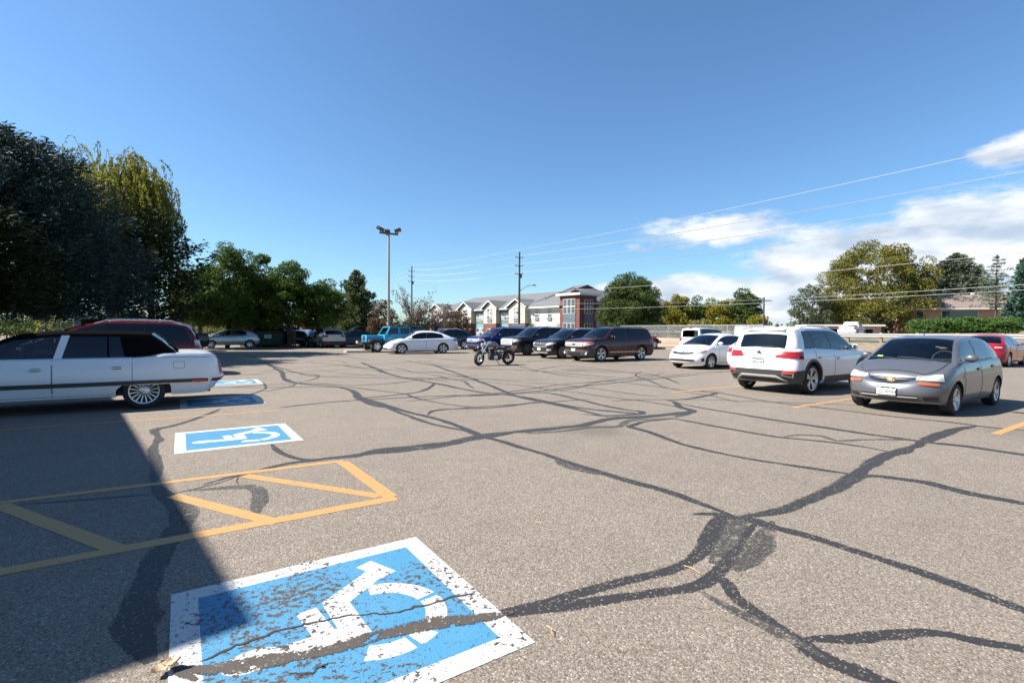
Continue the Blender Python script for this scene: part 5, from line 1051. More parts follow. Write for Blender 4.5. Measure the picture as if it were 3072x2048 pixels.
def dumpster():
    z = 44.; x = (807-1536)/1500*z; th = math.atan2(-x, z)*.9; t = thing('dumpster', 'dark green metal refuse container with a white notice inside the wooden enclosure', 'dumpster', (x, z, 0), th)
    mb = MB(); mb.rbox((0, 0, .78), (2.25, 1.5, 1.25), .03, 0, None, (1.04, 1.06)); 
    for i in range(5): mb.rbox((-.95+.475*i, -.80, .72), (.06, .08, 1.1), .01)
    mb.box((0, -.83, 1.36), (2.3, .10, .09)); 
    for sg in (1, -1): mb.rbox((sg*1.22, -.2, .9), (.16, 1.1, .2), .02); mb.box((sg*.9, -.4, .08), (.2, .2, .16))
    mb.build('container', MT['green_metal'], t)
    mb = MB()
    for sg in (1, -1): mb.rbox((sg*.57, -.02, 1.50), (1.1, 1.55, .07), .03, 0, Matrix.Rotation(-.10, 3, 'X'))
    mb.build('lid', MT['black'], t)
    mb = MB(); mb.box((-.05, -.87, .92), (.56, .012, .32), 0); mb.box((-.16, -.880, .97), (.16, .004, .10), 1); mb.box((.1, -.880, .9), (.2, .004, .03), 1); mb.build('notice', [MT['white'], flat('teal_print', (.1, .3, .35), .5)], t)
    e = thing('refuse_enclosure', 'reddish cedar board enclosure around the green refuse container', 'fence', (x, z, 0), th)
    for sg in (1, -1):
        mb = MB()
        for k in range(13): mb.rbox((sg*1.55, -1.05+.155*k, .95), (.03, .145, 1.9), .008)
        for zz in (.4, 1.5): mb.box((sg*1.50, 0, zz), (.05, 2.0, .09))
        mb.build('side_panel', MT['fencewood'], e); mb = MB(); mb.tube([(sg*1.55, -1.15, 0), (sg*1.55, -1.15, 2.1)], .07, 8); mb.build('post', MT['postwood'], e)
        mb = MB()
        for k in range(4): mb.rbox((sg*(1.66+.155*k), -1.18+.12*k, .95), (.145, .03, 1.85), .008, 0, Matrix.Rotation(sg*.66, 3, 'Z'))
        mb.build('gate', MT['fencewood'], e)
    mb = MB()
    for k in range(20): mb.rbox((-1.5+.157*k, 1.0, .95), (.15, .03, 1.9), .008)
    mb.build('back_panel', MT['fencewood'], e)
dumpster()
def utility_pole(u, z, h, label, levels, side=1, lum=False, r=.15):
    x = (u-1536)/1500*z; t = thing('utility_pole', label, 'utility pole', (x, z, 0), math.atan2(D2[1], D2[0]), 'utility poles along the street')
    mb = MB(); mb.tube([(0, 0, -.3), (0, 0, h*.5), (0, 0, h)], [r*1.15, r, r*.72], 10); mb.build('pole', MT['wood'], t)
    for zz in levels:
        mb = MB(); mb.tube([(0, -.55, zz), (0, .75, zz-.05)], .045, 6, 0)
        for y in (-.52, .62): mb.lathe([(.03, 0), (.085, .05), (.05, .09), (.085, .13), (.05, .17), (.075, .21), (.02, .25)], 10, 'z', (0, y, zz+.02), 1)
        mb.build('crossarm', [MT['bronze'], MT['cable']], t)
    mb = MB(); mb.rbox((0, -.2, h-3.2), (.25, .3, .5), .04); mb.build('bracket', MT['bronze'], t)
    if lum:
        mb = MB(); mb.tube([(0, -.1, h*.57), (.2, -1.4, h*.57+.75), (.25, -2.2, h*.57+.92)], .05, 6); mb.rbox((.27, -2.55, h*.57+.93), (.3, .75, .16), .05); mb.build('street_light_arm', MT['galv'], t)
    return np.array([x, z])
LV = (11.35, 10.25, 9.15)
up0 = utility_pole(1557, 67., 12.05, 'tall dark wooden utility pole with street light arm in front of the apartment building', LV, lum=True)
up1 = utility_pole(1235, 97., 13.9, 'distant utility pole rising behind the bare twiggy tree', (13.0, 12.0, 11.0)); up2 = utility_pole(1024, 140., 14.8, 'far off utility pole beside the top of the pine tree', (13.8, 12.6, 11.4))
up3 = up0+np.array([.5683, -.8228])*88
utility_pole(1536+1500*up3[0]/abs(up3[1]), up3[1], 12.05, 'utility pole', LV) if False else None
def small_pole(u, z, h, label):
    x = (u-1536)/1500*z; g = terrain(x, z); t = thing('utility_pole', label, 'utility pole', (x, z, g), 0, 'utility poles along the street'); mb = MB(); mb.tube([(0, 0, 0), (0, 0, h)], [.13, .09], 8); mb.build('pole', MT['wood'], t); mb = MB(); mb.tube([(-.9, 0, h-.4), (.9, 0, h-.4)], .05, 6); mb.build('crossarm', MT['wood'], t); return np.array([x, z, g+h-.3])
sp0 = small_pole(2290, 60., 5.0, 'slim brown pole in front of the yellow green trees with a cable on top'); small_pole(2372, 135., 5.6, 'tiny far pole with one crossarm in the gap between the trees')
def wire(p, q, sag, r, mat, label, grp):
    mb = MB(); p = np.array(p); q = np.array(q); n = 26; mb.tube([p+(q-p)*i/n-np.array([0, 0, 4*sag*(i/n)*(1-i/n)]) for i in range(n+1)], r, 5, cap=False); tag(mb.build('power_line', MT[mat], smooth=60), label, 'cable', grp)
wg = 'power lines strung along the street'
nm = ('upper', 'middle', 'lower')
for i, zz in enumerate(LV):
    for k, o in enumerate((-.45, .62)):
        ox = D2*o
        pa = (*(up0+ox*.9), zz+.2); wire(pa, (*(up3+ox), zz+.2), 1.1, .0115, 'wire', f'{"far" if k else "near"} bright cable of the {nm[i]} pair running from the main pole to the upper right', wg)
        wire(pa, (*(up1+ox), 13.0-i+.2), .5, .012, 'wire', f'{"far" if k else "near"} pale cable of the {nm[i]} pair running left from the main pole', wg); wire((*(up1+ox), 13.0-i+.2), (*(up2+ox), 13.8-1.2*i+.2), .5, .016, 'wire', f'{"far" if k else "near"} thin cable of the {nm[i]} pair between the two distant poles', wg)
wire((*up0, 12.4), (*up3, 13.2), .9, .016, 'wire', 'single topmost cable running from the main pole to the upper right', wg); wire((*up0, 12.4), (*up1, 14.2), .4, .014, 'wire', 'single topmost cable running left from the main pole', wg)
wire((*up0, 6.7), (*up3, 7.6), 1.2, .014, 'cable', 'thin grey communication cable crossing in front of the big elm', wg); wire((*up0, 5.3), sp0, .25, .017, 'wire', 'pale cable from the main pole to the slim brown pole', wg); wire(sp0, (*(up3+np.array([-2, 0])), 5.5), .4, .016, 'wire', 'pale cable from the slim brown pole towards the hedge at right', wg)
wire((*up0, 4.4), (*(up3+np.array([-1, 3])), 5.2), .9, .012, 'cable', 'lowest thin cable in front of the brick tower', wg)
# ------------------------------------------------------------------ fence, wall, guardrail, signs
n = NT('chain_link'); P = n.obj(); s_ = n.N.new('ShaderNodeSeparateXYZ'); n.L.new(P, s_.inputs[0])
def tri(x): return n.math('ABSOLUTE', n.math('SUBTRACT', n.math('FRACT', x), .5))
u1 = n.math('MULTIPLY', n.math('ADD', s_.outputs[0], s_.outputs[2]), 13.); u2 = n.math('MULTIPLY', n.math('SUBTRACT', s_.outputs[0], s_.outputs[2]), 13.)
wv = n.math('MAXIMUM', n.math('GREATER_THAN', tri(u1), .42), n.math('GREATER_THAN', tri(u2), .42)); tr = n.N.new('ShaderNodeBsdfTransparent'); mx = n.N.new('ShaderNodeMixShader'); n.L.new(wv, mx.inputs[0]); n.L.new(tr.outputs[0], mx.inputs[1]); n.L.new(n.p.outputs[0], mx.inputs[2]); n.L.new(mx.outputs[0], n.out.inputs[0]); MT['chain'] = n.done((.36, .36, .36), .5, .4)
def chain_fence(p, q, z0, h, label, gap=3.0, mid=True):
    p = np.array(p[:2]); q = np.array(q[:2]); L_ = np.linalg.norm(q-p); d = (q-p)/L_; t = thing('chain_link_fence', label, 'fence', (*p, z0), math.atan2(d[1], d[0])); k = int(round(L_/gap))
    mb = MB(); mb.face([(0, 0, .02), (L_, 0, .02), (L_, 0, h), (0, 0, h)]); mb.build('mesh_panel', MT['chain'], t)
    for i in range(k+1): mb = MB(); mb.tube([(L_*i/k, .03, 0), (L_*i/k, .03, h+.05)], .035, 8); mb.build('post', MT['galv'], t)
    for zz in ((h,) + ((h*.5,) if mid else ())): mb = MB(); mb.tube([(0, .03, zz), (L_, .03, zz)], .028, 6); mb.build('rail', MT['galv'], t)
wa, wb_ = AB(37.0, 36), AB(37.0, 21.2)
t = thing('retaining_wall', 'low peach concrete wall carrying the chain link fence behind the parked cars', 'wall', (*wa[:2], 0), math.atan2(*( (wb_-wa)[1::-1])))
Lw = np.linalg.norm(wb_-wa); mb = MB(); mb.rbox((Lw/2, 0, .66), (Lw, .28, .62), .02); mb.build('upper_course', MT['peach'], t); mb = MB(); mb.rbox((Lw/2, -.03, .19), (Lw, .36, .34), .02); mb.build('lower_course', MT['peach'], t); mb = MB(); mb.box((Lw/2, -.1, .02), (Lw, .7, .3)); mb.build('footing', flat('brown_soil_edge', (.16, .10, .06), .95), t)
chain_fence(AB(37.0, 36), AB(37.0, 21.2), .97, 1.12, 'long galvanised chain link fence on top of the low peach wall')
chain_fence(AB(60, -21), AB(60, -36), terrain(*AB(60, -28)[:2]), 1.1, 'short chain link fence at the right edge beyond the juniper hedge')
def guardrail():
    p, q = AB(39.6, 20.5), AB(39.6, -34); L_ = np.linalg.norm(q-p); d = (q-p)/L_; t = thing('guardrail', 'long corrugated steel guardrail on square wooden posts along the street', 'guardrail', (p[0], p[1], .88), math.atan2(d[1], d[0]))
    pr = [(0, .32), (-.04, .36), (-.04, .40), (0, .44), (0, .46), (-.04, .50), (-.04, .56), (0, .60)]
    mb = MB(); mb.grid([[(x, y, z) for y, z in pr] for x in np.linspace(0, L_, 30)]); mb.build('rail', MT['galv'], t)
    k = int(L_/1.95)
    for i in range(k+1): mb = MB(); mb.rbox((L_*i/k, .12, .24), (.17, .17, .86), .01); mb.build('post', MT['postwood'], t)
guardrail()
mb = MB(); rows = [[AB(35.5, b, -.02), AB(35.5, b, .13), AB(35.75, b, .13), AB(35.75, b, -.02)] for b in np.linspace(-30, 36, 34)]; mb.grid(rows); tag(mb.build('kerb', MT['concrete'], smooth=0), kind='structure')
for u, c1, lab in ((1547, (.35, .62, .70), 'small pale blue yard sign at the foot of the main pole'), (1566, (.75, .45, .48), 'small pink and white yard sign beside the main pole')):
    z = 64.; x = (u-1536)/1500*z; t = thing('yard_sign', lab, 'sign', (x, z, 0), 0.1); mb = MB(); mb.box((0, 0, 2.0), (.85, .03, .9)); mb.box((0, -.02, 2.25), (.6, .005, .14), 1); mb.build('board', [flat('sign_'+str(u), c1, .5), MT['white']], t)
    mb = MB(); [mb.tube([(sx, .03, 0), (sx, .03, 2.4)], .03, 6) for sx in (-.4, .4)]; mb.build('post', MT['wood'], t)
# ------------------------------------------------------------------ buildings
MT['brick'] = flat('red_brick', (0.1305, 0.04524, 0.0348), .85, 0, .22, 4); MT['cream'] = flat('cream_siding', (0.435, 0.4176, 0.3567), .8, 0, .05, 2); MT['offwhite'] = flat('white_siding', (0.5046, 0.4959, 0.4524), .8, 0, .05, 2); MT['teal'] = flat('teal_panel', (0.1305, 0.2523, 0.2697), .7, 0, .08, 2); MT['slate'] = flat('slate_panel', (0.0783, 0.1087, 0.1392), .6, 0, .1, 2)
n = NT('grey_shingle'); P = n.obj(); MT['shingle'] = n.done(n.mix(n.noise(P, 9, 5, .7), (0.08265, 0.087, 0.09309), (0.1305, 0.1366, 0.1436)), .9)
n = NT('brown_shingle'); P = n.obj(); MT['shingle2'] = n.done(n.mix(n.voro(P, 6), (0.1218, 0.0957, 0.08265), (0.187, 0.1522, 0.1348)), .9)
MT['trimwhite'] = flat('white_trim', (0.5742, 0.5655, 0.5394), .6, 0, .04); MT['pane'] = NT('window_pane').done((0.0435, 0.05655, 0.0696), .06, 0, **{'Specular IOR Level': .9}); MT['blind'] = NT('window_blind').done((0.2262, 0.2436, 0.2436), .35); MT['pink'] = flat('pink_stucco', (0.4176, 0.2871, 0.2349), .9, 0, .06, 2); MT['darkgap'] = flat('dark_interior', (0.01305, 0.01218, 0.01131), .9); MT['grille'] = flat('unit_grille', (0.1392, 0.1479, 0.1566), .6)
def apartment():
    P0 = np.array([7.28, 72.8]); e1 = np.array([-.66, .75]); e1 /= np.linalg.norm(e1); ang = math.atan2(e1[1], e1[0])
    t = thing('apartment_building', 'two storey apartment building with brick tower, cream walls and grey gabled roof', 'building', (*P0, 0), ang)
    # local: x = along the lit facade to the left, y = outwards is +y?  facade normal faces the lot
    nrm = np.array([-e1[1], e1[0]]); out = 1 if nrm @ np.array([0, -1.]) > 0 else -1; Y = lambda o: o*out
    def S(u):     # facade coordinate of a photo column
        d = (u-1536)/1500; return (P0[0]-d*P0[1])/(d*e1[1]-e1[0])
    def bx(mb, x0, x1, o0, o1, z0, z1, mi=0): mb.box(((x0+x1)/2, Y((o0+o1)/2), (z0+z1)/2), (abs(x1-x0), abs(o1-o0), z1-z0), mi)
    def win(x0, x1, z0, z1, o, panes=1, rows=2, unit=False, par=t, blind=.3, label=None):
        f = MB(); bx(f, x0, x1, o-.05, o+.05, z0, z1, 0); w = (x1-x0)/panes; fo = f.build('window', MT['trimwhite'], par)
        for i in range(panes):
            for r in range(rows):
                zz0 = z0+(z1-z0)*r/rows+.06; zz1 = z0+(z1-z0)*(r+1)/rows-.05; g = MB(); bx(g, x0+w*i+.05, x0+w*(i+1)-.05, o+.02, o+.062, zz0, zz1); g.build('pane', MT['blind'] if random.random() < blind else MT['pane'], fo)
        if unit: g = MB(); bx(g, x0, x1, o-.04, o+.07, z0-.52, z0-.04); g.build('air_conditioner', MT['grille'], par)
    s0, sE = S(1686)-.05, S(1300); DP = 14.
    m_ = MB(); bx(m_, s0, sE, -DP, 0, 0, 5.1); m_.build('main_wall', MT['cream'], t)
    xa, xb = s0, S(1585)
    m_ = MB(); bx(m_, xa, xb, 0.004, .05, 3.4, 5.1); m_.build('upper_siding', MT['offwhite'], t)
    for u in (1611, 1649): c = S(u); win(c-.42, c+.42, 3.15+.5, 5.0, .06, 1, 3, True)
    win(S(1650)-.5, S(1650)+.4, .3, 2.0, .06, 1, 1); win(S(1676)-.45, S(1676)+.45, 1.6, 2.75, .03, 1, 1)
    # teal recesses and gabled bays
    bays = [(1588, 1536), (1501, 1461), (1426, 1388), (1340, 1300)]; teal = [(1536, 1501), (1461, 1426), (1388, 1340)]
    for ua, ub in teal:
        x0, x1 = S(ua), S(ub); m_ = MB(); bx(m_, x0, x1, .004, .06, 0, 4.9); m_.build('teal_panel', MT['teal'], t); m_ = MB(); bx(m_, x0, x1, .004, .10, 4.55, 4.95); m_.build('dark_band', MT['slate'], t)
        c = (x0+x1)/2; w = (x1-x0)*.36; win(c-w, c+w, 3.25, 4.5, .09, 3, 2, False, blind=.5); m_ = MB(); bx(m_, c-w, c+w, .02, .10, 2.75, 3.2); m_.build('air_conditioner', MT['grille'], t); win(c-w, c+w, .6, 1.95, .09, 3, 2)
    for ua, ub in bays:
        x0, x1 = S(ua), S(ub); c = (x0+x1)/2
        m_ = MB(); bx(m_, x0+.12, x1-.1, 0, .9, 0, 2.75); m_.build('brick_base', MT['brick'], t)
        m_ = MB(); m_.prism([(x0+.15, 2.75), (x1-.15, 2.75), (x1-.15, 5.2), (c, 6.35), (x0+.15, 5.2)], Y(0), Y(.86)); m_.build('gable_wall', MT['cream'], t)
        m_ = MB()
        for sg in (1, -1):
            xe = c+sg*(x1-x0)*.62; y0, y1 = Y(1.25), Y(-4.5); m_.face([(c, y0, 6.66), (xe, y0, 5.30), (xe, y1, 5.30), (c, y1, 6.66)], 0); m_.face([(c, y0, 6.58), (xe, y0, 5.18), (xe, y1, 5.18), (c, y1, 6.58)], 0)
            m_.face([(c, y0, 6.66), (xe, y0, 5.30), (xe, y0, 5.08), (c, y0, 6.44)], 1)
        m_.build('gable_roof', [MT['shingle'], MT['trimwhite']], t)
        win(c-.62, c+.62, 3.5, 5.3, .90, 2, 3, True, blind=.55); win(c-.6, c+.6, .5, 1.9, .94, 2, 2)
    m_ = MB(); bx(m_, s0, sE, .1, .75, 5.0, 5.2); m_.build('eave', MT['trimwhite'], t)
    # main roof: ridge parallel to the facade with hips, higher block near the tower
    m_ = MB(); e0, e1_ = s0-.6, sE+.6; f, b = .75, -DP-.7
    def hip(x0, x1, f, b, z0, zr, hp): 
        m = (f+b)/2; A = (x0, Y(f), z0); B_ = (x1, Y(f), z0); C_ = (x1, Y(b), z0); D_ = (x0, Y(b), z0); R0 = (x0+hp, Y(m), zr); R1 = (x1-hp, Y(m), zr); m_.face([A, B_, R1, R0]); m_.face([C_, D_, R0, R1]); m_.face([B_, C_, R1]); m_.face([D_, A, R0])
    hip(e0, e1_, f, b, 5.2, 8.1, 5.); hip(e0+.2, S(1575), .70, b-3, 5.25, 9.0, 5.5); m_.build('main_roof', MT['shingle'], t, smooth=0)
    for u, zz in ((1520, 7.2), (1600, 7.0), (1450, 7.0)): m_ = MB(); m_.tube([(S(u), Y(-2.4), 5.8), (S(u), Y(-2.4), zz)], .09, 8); m_.build('vent_pipe', MT['galv'], t)
    # tower
    w0, w1 = -3.74, 0.0
    m_ = MB(); bx(m_, w0, w1, -3.2, .5, 0, 6.5); m_.build('tower', MT['brick'], t)
    m_ = MB(); bx(m_, w0-.45, w1+.45, -3.65, .95, 6.60, 6.90); m_.build('tower_roof', MT['trimwhite'], t); m_ = MB(); bx(m_, w0-.1, w1+.1, -3.3, .6, 6.48, 6.60); m_.build('tower_cornice', MT['slate'], t)
    c = (w0+w1)/2-.0; m_ = MB(); bx(m_, c-1.15, c+1.15, .5, .56, 2.75, 4.0); m_.build('slate_panel', MT['slate'], t); win(c-1.15, c+1.15, 4.0, 6.1, .57, 3, 2, blind=.0); win(c-1.15, c+1.15, .4, 2.7, .57, 3, 2, blind=.1)
    # shaded face of the tower and the wing behind it
    def side(o0, o1, z0, z1, xs=w0-.03, nm_='window', mat='trimwhite'):
        m_ = MB(); m_.box((xs, Y((o0+o1)/2), (z0+z1)/2), (.1, abs(o1-o0), z1-z0)); return m_.build(nm_, MT[mat], t)
    for z0, z1 in ((4.0, 6.0), (.4, 2.7)):
        fo = side(-.5, -2.3, z0, z1)
        for i in range(3):
            for r in range(2): g = MB(); a = -.55-.59*i; g.box((w0-.09, Y(a-.26), z0+(z1-z0)*(r+.5)/2), (.03, .46, (z1-z0)/2-.12)); g.build('pane', MT['pane'], fo)
    side(-.5, -2.3, 2.75, 3.95, nm_='slate_panel', mat='slate')
    m_ = MB(); bx(m_, w0+.35, w0+8, -24, -3.2, 0, 5.1); m_.build('wing_wall', MT['cream'], t)
    for k in range(5):
        for z0, z1 in ((3.2, 4.7), (.6, 2.0)): fo = side(-4.4-3.6*k, -5.3-3.6*k, z0, z1, w0+.33); g = MB(); g.box((w0+.26, Y(-4.85-3.6*k), (z0+z1)/2), (.04, .72, z1-z0-.15)); g.build('pane', MT['pane'], fo)
    m_ = MB(); bx(m_, w0-.2, w0+8, -24.5, -3.2, 5.1, 5.3); m_.face([(w0-.4, Y(-3), 5.3), (w0-.4, Y(-25), 5.3), (w0+4, Y(-25), 8.0), (w0+4, Y(-3), 8.0)]); m_.face([(w0+8, Y(-3), 5.3), (w0+8, Y(-25), 5.3), (w0+4, Y(-25), 8.0), (w0+4, Y(-3), 8.0)]); m_.build('wing_roof', MT['shingle'], t)
apartment()
def garage():
    z = 78.; x = (2530-1536)/1500*z; g = terrain(x, z); t = thing('garage', 'low pink stucco garage with white flat roof edge and one open dark bay', 'garage', (x, z, min(g-.1, 1.25)), -.30); t.scale = (.8, .8, .8)
    mb = MB(); W_ = 12.4
    for x0, x1 in ((-6.2, -2.6), (4.9, 6.2)): mb.box(((x0+x1)/2, 0, 1.3), (x1-x0, .3, 2.6))
    mb.box((1.15, 0, 2.4), (7.5, .3, .4)); mb.box((0, 8, 1.3), (W_, .3, 2.6)); mb.box((-6.05, 4, 1.3), (.3, 8, 2.6)); mb.box((6.05, 4, 1.3), (.3, 8, 2.6)); mb.build('wall', MT['pink'], t)
    mb = MB(); mb.box((0, 3.7, 2.80), (13.2, 9.4, .34)); mb.build('roof', MT['trimwhite'], t)
    mb = MB(); mb.box((0, 4, .05), (12, 7.8, .1)); mb.box((0, 7.7, 1.3), (11.6, .1, 2.5)); mb.build('interior', MT['darkgap'], t); mb = MB(); mb.box((-3.2+.7, -.17, 1.1), (.16, .05, 2.2)); mb.box((1.15, -.17, 2.18), (7.5, .05, .12)); mb.build('door_frame', MT['trimwhite'], t)
garage()
def house():
    z = 88.; x = (2900-1536)/1500*z; g = terrain(x, z); t = thing('house', 'low house with brown shingle roof and brick wall behind the juniper hedge', 'house', (x, z, g), -.35)
    top = 5.9-g; rd = 8.6-g
    mb = MB(); mb.box((0, 3, top/2), (19, 8, top)); mb.build('wall', flat('house_brick', (.42, .25, .18), .9, 0, .15, 3), t)
    mb = MB()
    for x0, x1, rz in ((-7.6, 10.4, rd), (-11.0, -7.6, rd-1.0)):
        k = (rz-top)/(rd-top); mb.face([(x0, -2.0, top), (x1, -2.0, top), (x1, -2+5.2*k, rz), (x0, -2+5.2*k, rz)]); mb.face([(x0, 8.4, top), (x1, 8.4, top), (x1, -2+5.2*k, rz), (x0, -2+5.2*k, rz)]); mb.face([(x0, -2.0, top), (x0, 8.4, top), (x0, -2+5.2*k, rz)])
    mb.build('roof', MT['shingle2'], t, smooth=0)
    mb = MB(); mb.box((-.3, -2.02, top-.08), (21.3, .06, .18)); mb.box((4.6, -1.9, top/2), (.14, .14, top)); mb.build('gutter', MT['trimwhite'], t)
    for xx, w in ((-7.2, 1.2), (-1.5, 5.2), (6.6, 1.4)): mb = MB(); mb.box((xx, -1.03, top-1.0), (w, .08, 1.4)); fo = mb.build('window', MT['trimwhite'], t); mb = MB(); mb.box((xx, -1.09, top-1.0), (w-.2, .04, 1.2)); mb.build('pane', MT['pane'], fo)
    mb = MB(); mb.box((9.3, .5, 4.2), (2.4, 1.6, 8.4)); mb.build('brick_chimney', flat('salmon_brick', (.52, .30, .21), .9, 0, .2, 3), t)
    for xx in (-4, 1.6): mb = MB(); mb.rbox((xx, 2.2, rd+.1), (.5, .4, .3), .05); mb.build('roof_vent', MT['trimwhite'], t)
house()
def shop():
    c = np.array([-5.35, 2.12])-np.array([2.462, .25]); e = np.array([-.664, .748]); e /= np.linalg.norm(e); nrm = np.array([e[1], -e[0]])     # the eave line whose shadow crosses the lot; nrm points to the lot
    t = thing('brick_building', 'brick building with flat overhanging roof beside the nearest symbol, casting the big shadow', 'building', (*c, 0), math.atan2(e[1], e[0]))
    # local x along e, y = left of e (away from the lot)
    Ln = 22.; h = 6.5
    mb = MB(); mb.box((Ln/2, 6.1, 3.1), (Ln-1.6, 9.4, 6.2)); mb.build('wall', MT['brick'], t)
    mb = MB(); mb.rbox((Ln/2, 5.4, h-.17), (Ln, 10.8, .34), .02); mb.build('roof', MT['bronze'], t)
    for k in range(12): xx = 2.6+3.2*(k % 6); zz = 1.7+2.9*(k//6); mb = MB(); mb.box((xx, 1.37, zz), (1.6, .1, 1.3)); fo = mb.build('window', MT['bronze'], t); mb = MB(); mb.box((xx, 1.31, zz), (1.4, .06, 1.1)); mb.build('pane', MT['pane'], fo)
shop()
# ------------------------------------------------------------------ trees
def leafmat(name, cols, rough=.6, trans=.25):
    n = NT(name); g = n.N.new('ShaderNodeNewGeometry'); r = n.ramp(g.outputs['Random Per Island'], [(i/(len(cols)-1), c) for i, c in enumerate(cols)])
    ob = n.pos(); k = n.noise(ob, .55, 3); r = n.mix(n.step(k, .35, .65), n.mix(.30, r, cols[0]), n.mix(.30, r, cols[-1]))
    n.done(r, rough, 0, **{'Specular IOR Level': .12}); tl = n.N.new('ShaderNodeBsdfTranslucent'); n.L.new(r, tl.inputs[0]); mx = n.N.new('ShaderNodeMixShader'); mx.inputs[0].default_value = trans
    n.L.new(n.p.outputs[0], mx.inputs[1]); n.L.new(tl.outputs[0], mx.inputs[2]); n.L.new(mx.outputs[0], n.out.inputs[0]); return n.mat
LM = dict(ash=leafmat('ash_leaves', [(.03, .06, .010), (.065, .11, .018), (.11, .16, .028)], .6, .3), spruce=leafmat('blue_spruce_needles', [(.018, .034, .026), (.036, .060, .050), (.075, .105, .095)], .7, .05), dark=leafmat('dark_evergreen', [(.010, .020, .007), (.020, .036, .011), (.05, .062, .02)], .7, .08),
    pine=leafmat('pine_needles', [(.06, .085, .03), (.105, .135, .05), (.15, .17, .075)], .7, .3), willow=leafmat('willow_leaves', [(.10, .12, .014), (.20, .205, .032), (.34, .30, .07)], .6, .42), maple=leafmat('autumn_maple_leaves', [(.055, .08, .014), (.10, .13, .02), (.17, .175, .03), (.22, .145, .04)], .6, .3),
    elm=leafmat('elm_leaves', [(.025, .045, .012), (.055, .085, .02), (.09, .12, .03)]), yellow=leafmat('yellow_green_leaves', [(.06, .09, .015), (.15, .16, .02), (.32, .24, .03)], .6, .3), grey=leafmat('grey_green_leaves', [(.04, .055, .03), (.08, .10, .055), (.13, .15, .09)]), bronze=leafmat('bronze_leaves', [(.05, .035, .02), (.12, .08, .045), (.20, .12, .08)]),
    pinky=leafmat('dry_pink_leaves', [(.10, .065, .05), (.22, .15, .12), (.34, .25, .22)]), juniper=leafmat('juniper', [(.02, .05, .012), (.045, .095, .02), (.08, .14, .03)], .7, .1), spr2=leafmat('pale_conifer_needles', [(.05, .07, .04), (.10, .125, .085), (.16, .19, .14)], .7, .05), rust=leafmat('rust_leaves', [(.14, .05, .02), (.26, .10, .04), (.3, .16, .06)]), weed=leafmat('dry_weeds', [(.16, .14, .05), (.26, .22, .09), (.12, .15, .04)]), rich=leafmat('blue_green_spruce', [(.03, .07, .05), (.07, .13, .10), (.12, .2, .16)], .7, .08))  # second spruce set has a paler grey green needle colour
BARK = flat('bark', (.065, .05, .04), .95, 0, .4, 8); BARK2 = flat('grey_bark', (.15, .13, .115), .95, 0, .3, 8)
def leaf_mesh(name, C, D, ln, wd, mat, parent, rng):
    """N leaf quads: centre C, axis D, length, width; random roll"""
    N_ = len(C); D = D/np.maximum(np.linalg.norm(D, axis=1, keepdims=True), 1e-6); r = rng.normal(size=(N_, 3)); S = np.cross(D, r); S /= np.maximum(np.linalg.norm(S, axis=1, keepdims=True), 1e-6)
    ln = np.broadcast_to(ln, (N_,))[:, None]; wd = np.broadcast_to(wd, (N_,))[:, None]
    V = np.empty((N_, 4, 3), np.float32); V[:, 0] = C-D*ln*.5; V[:, 1] = C+S*wd*.5; V[:, 2] = C+D*ln*.5; V[:, 3] = C-S*wd*.5
    me = bpy.data.meshes.new(name); me.vertices.add(N_*4); me.vertices.foreach_set('co', V.reshape(-1)); me.loops.add(N_*4); me.loops.foreach_set('vertex_index', np.arange(N_*4, dtype=np.int32)); me.polygons.add(N_); me.polygons.foreach_set('loop_start', np.arange(0, N_*4, 4, dtype=np.int32))
    me.update(calc_edges=True); me.materials.append(mat); return link(name, me, parent)
def broadleaf(name, label, x, y, h, base, prof, mat, leaf=.2, nclump=70, per=130, seed=1, tr=.16, bark=None, group=None, clr=.62, g=0.0, cat='tree', fill=.55, lim=26, sq=(1, 1)):
    rng = np.random.default_rng(seed); t = thing(name, label, cat, (x, y, g), 0, group); R = pchip(prof); cs = []; z0, z1 = prof[0][0], prof[-1][0]
    w = np.array([R(z)**1.5+.05 for z in np.linspace(z0, z1, 60)]); w /= w.sum()
    for i in range(nclump):
        z = float(rng.choice(np.linspace(z0, z1, 60), p=w)+rng.normal(0, .05)); a = rng.uniform(0, 2*math.pi); rad = R(z)*(rng.uniform(fill, 1.0)**.7)*rng.uniform(.75, 1.08); cs.append((math.cos(a)*rad*sq[0], math.sin(a)*rad*sq[1], z))
    cs = np.array(cs); rr = clr*rng.uniform(.6, 1.25, nclump); n_ = (per*(rr/clr)**2).astype(int)+8
    C = []; D = []
    for c, r, k in zip(cs, rr, n_):
        d = rng.normal(size=(k, 3)); d /= np.linalg.norm(d, axis=1, keepdims=True); q = d*(rng.uniform(.25, 1, (k, 1))**.5)*r*np.array([1.1, 1.1, .72]); C.append(c+q); D.append(d*.7+rng.normal(size=(k, 3))*.7-np.array([0, 0, .35]))
    C = np.concatenate(C); D = np.concatenate(D); leaf_mesh('crown', C, D, leaf*rng.uniform(.7, 1.4, len(C)), leaf*.62*rng.uniform(.7, 1.3, len(C)), mat, t, rng)
    mb = MB(); zt = z0+(z1-z0)*.72; tp = [np.array([rng.normal(0, .06)*k, rng.normal(0, .06)*k, zt*k/5]) for k in range(6)]; mb.tube(tp, [tr*(1.25-.2*k) if k < 5 else tr*.2 for k in range(6)], 9)
    for c in cs[rng.permutation(nclump)[:lim]]:
        zb = max(base*.8, min(zt*.95, c[2]-np.hypot(c[0], c[1])*.7)); p = np.array([0, 0, zb]); m = (p+c)/2+rng.normal(0, .12, 3)+np.array([0, 0, -.08]); mb.tube([p, m, c], [tr*.42, tr*.25, tr*.06], 6)
    mb.build('trunk', bark or BARK, t); return t
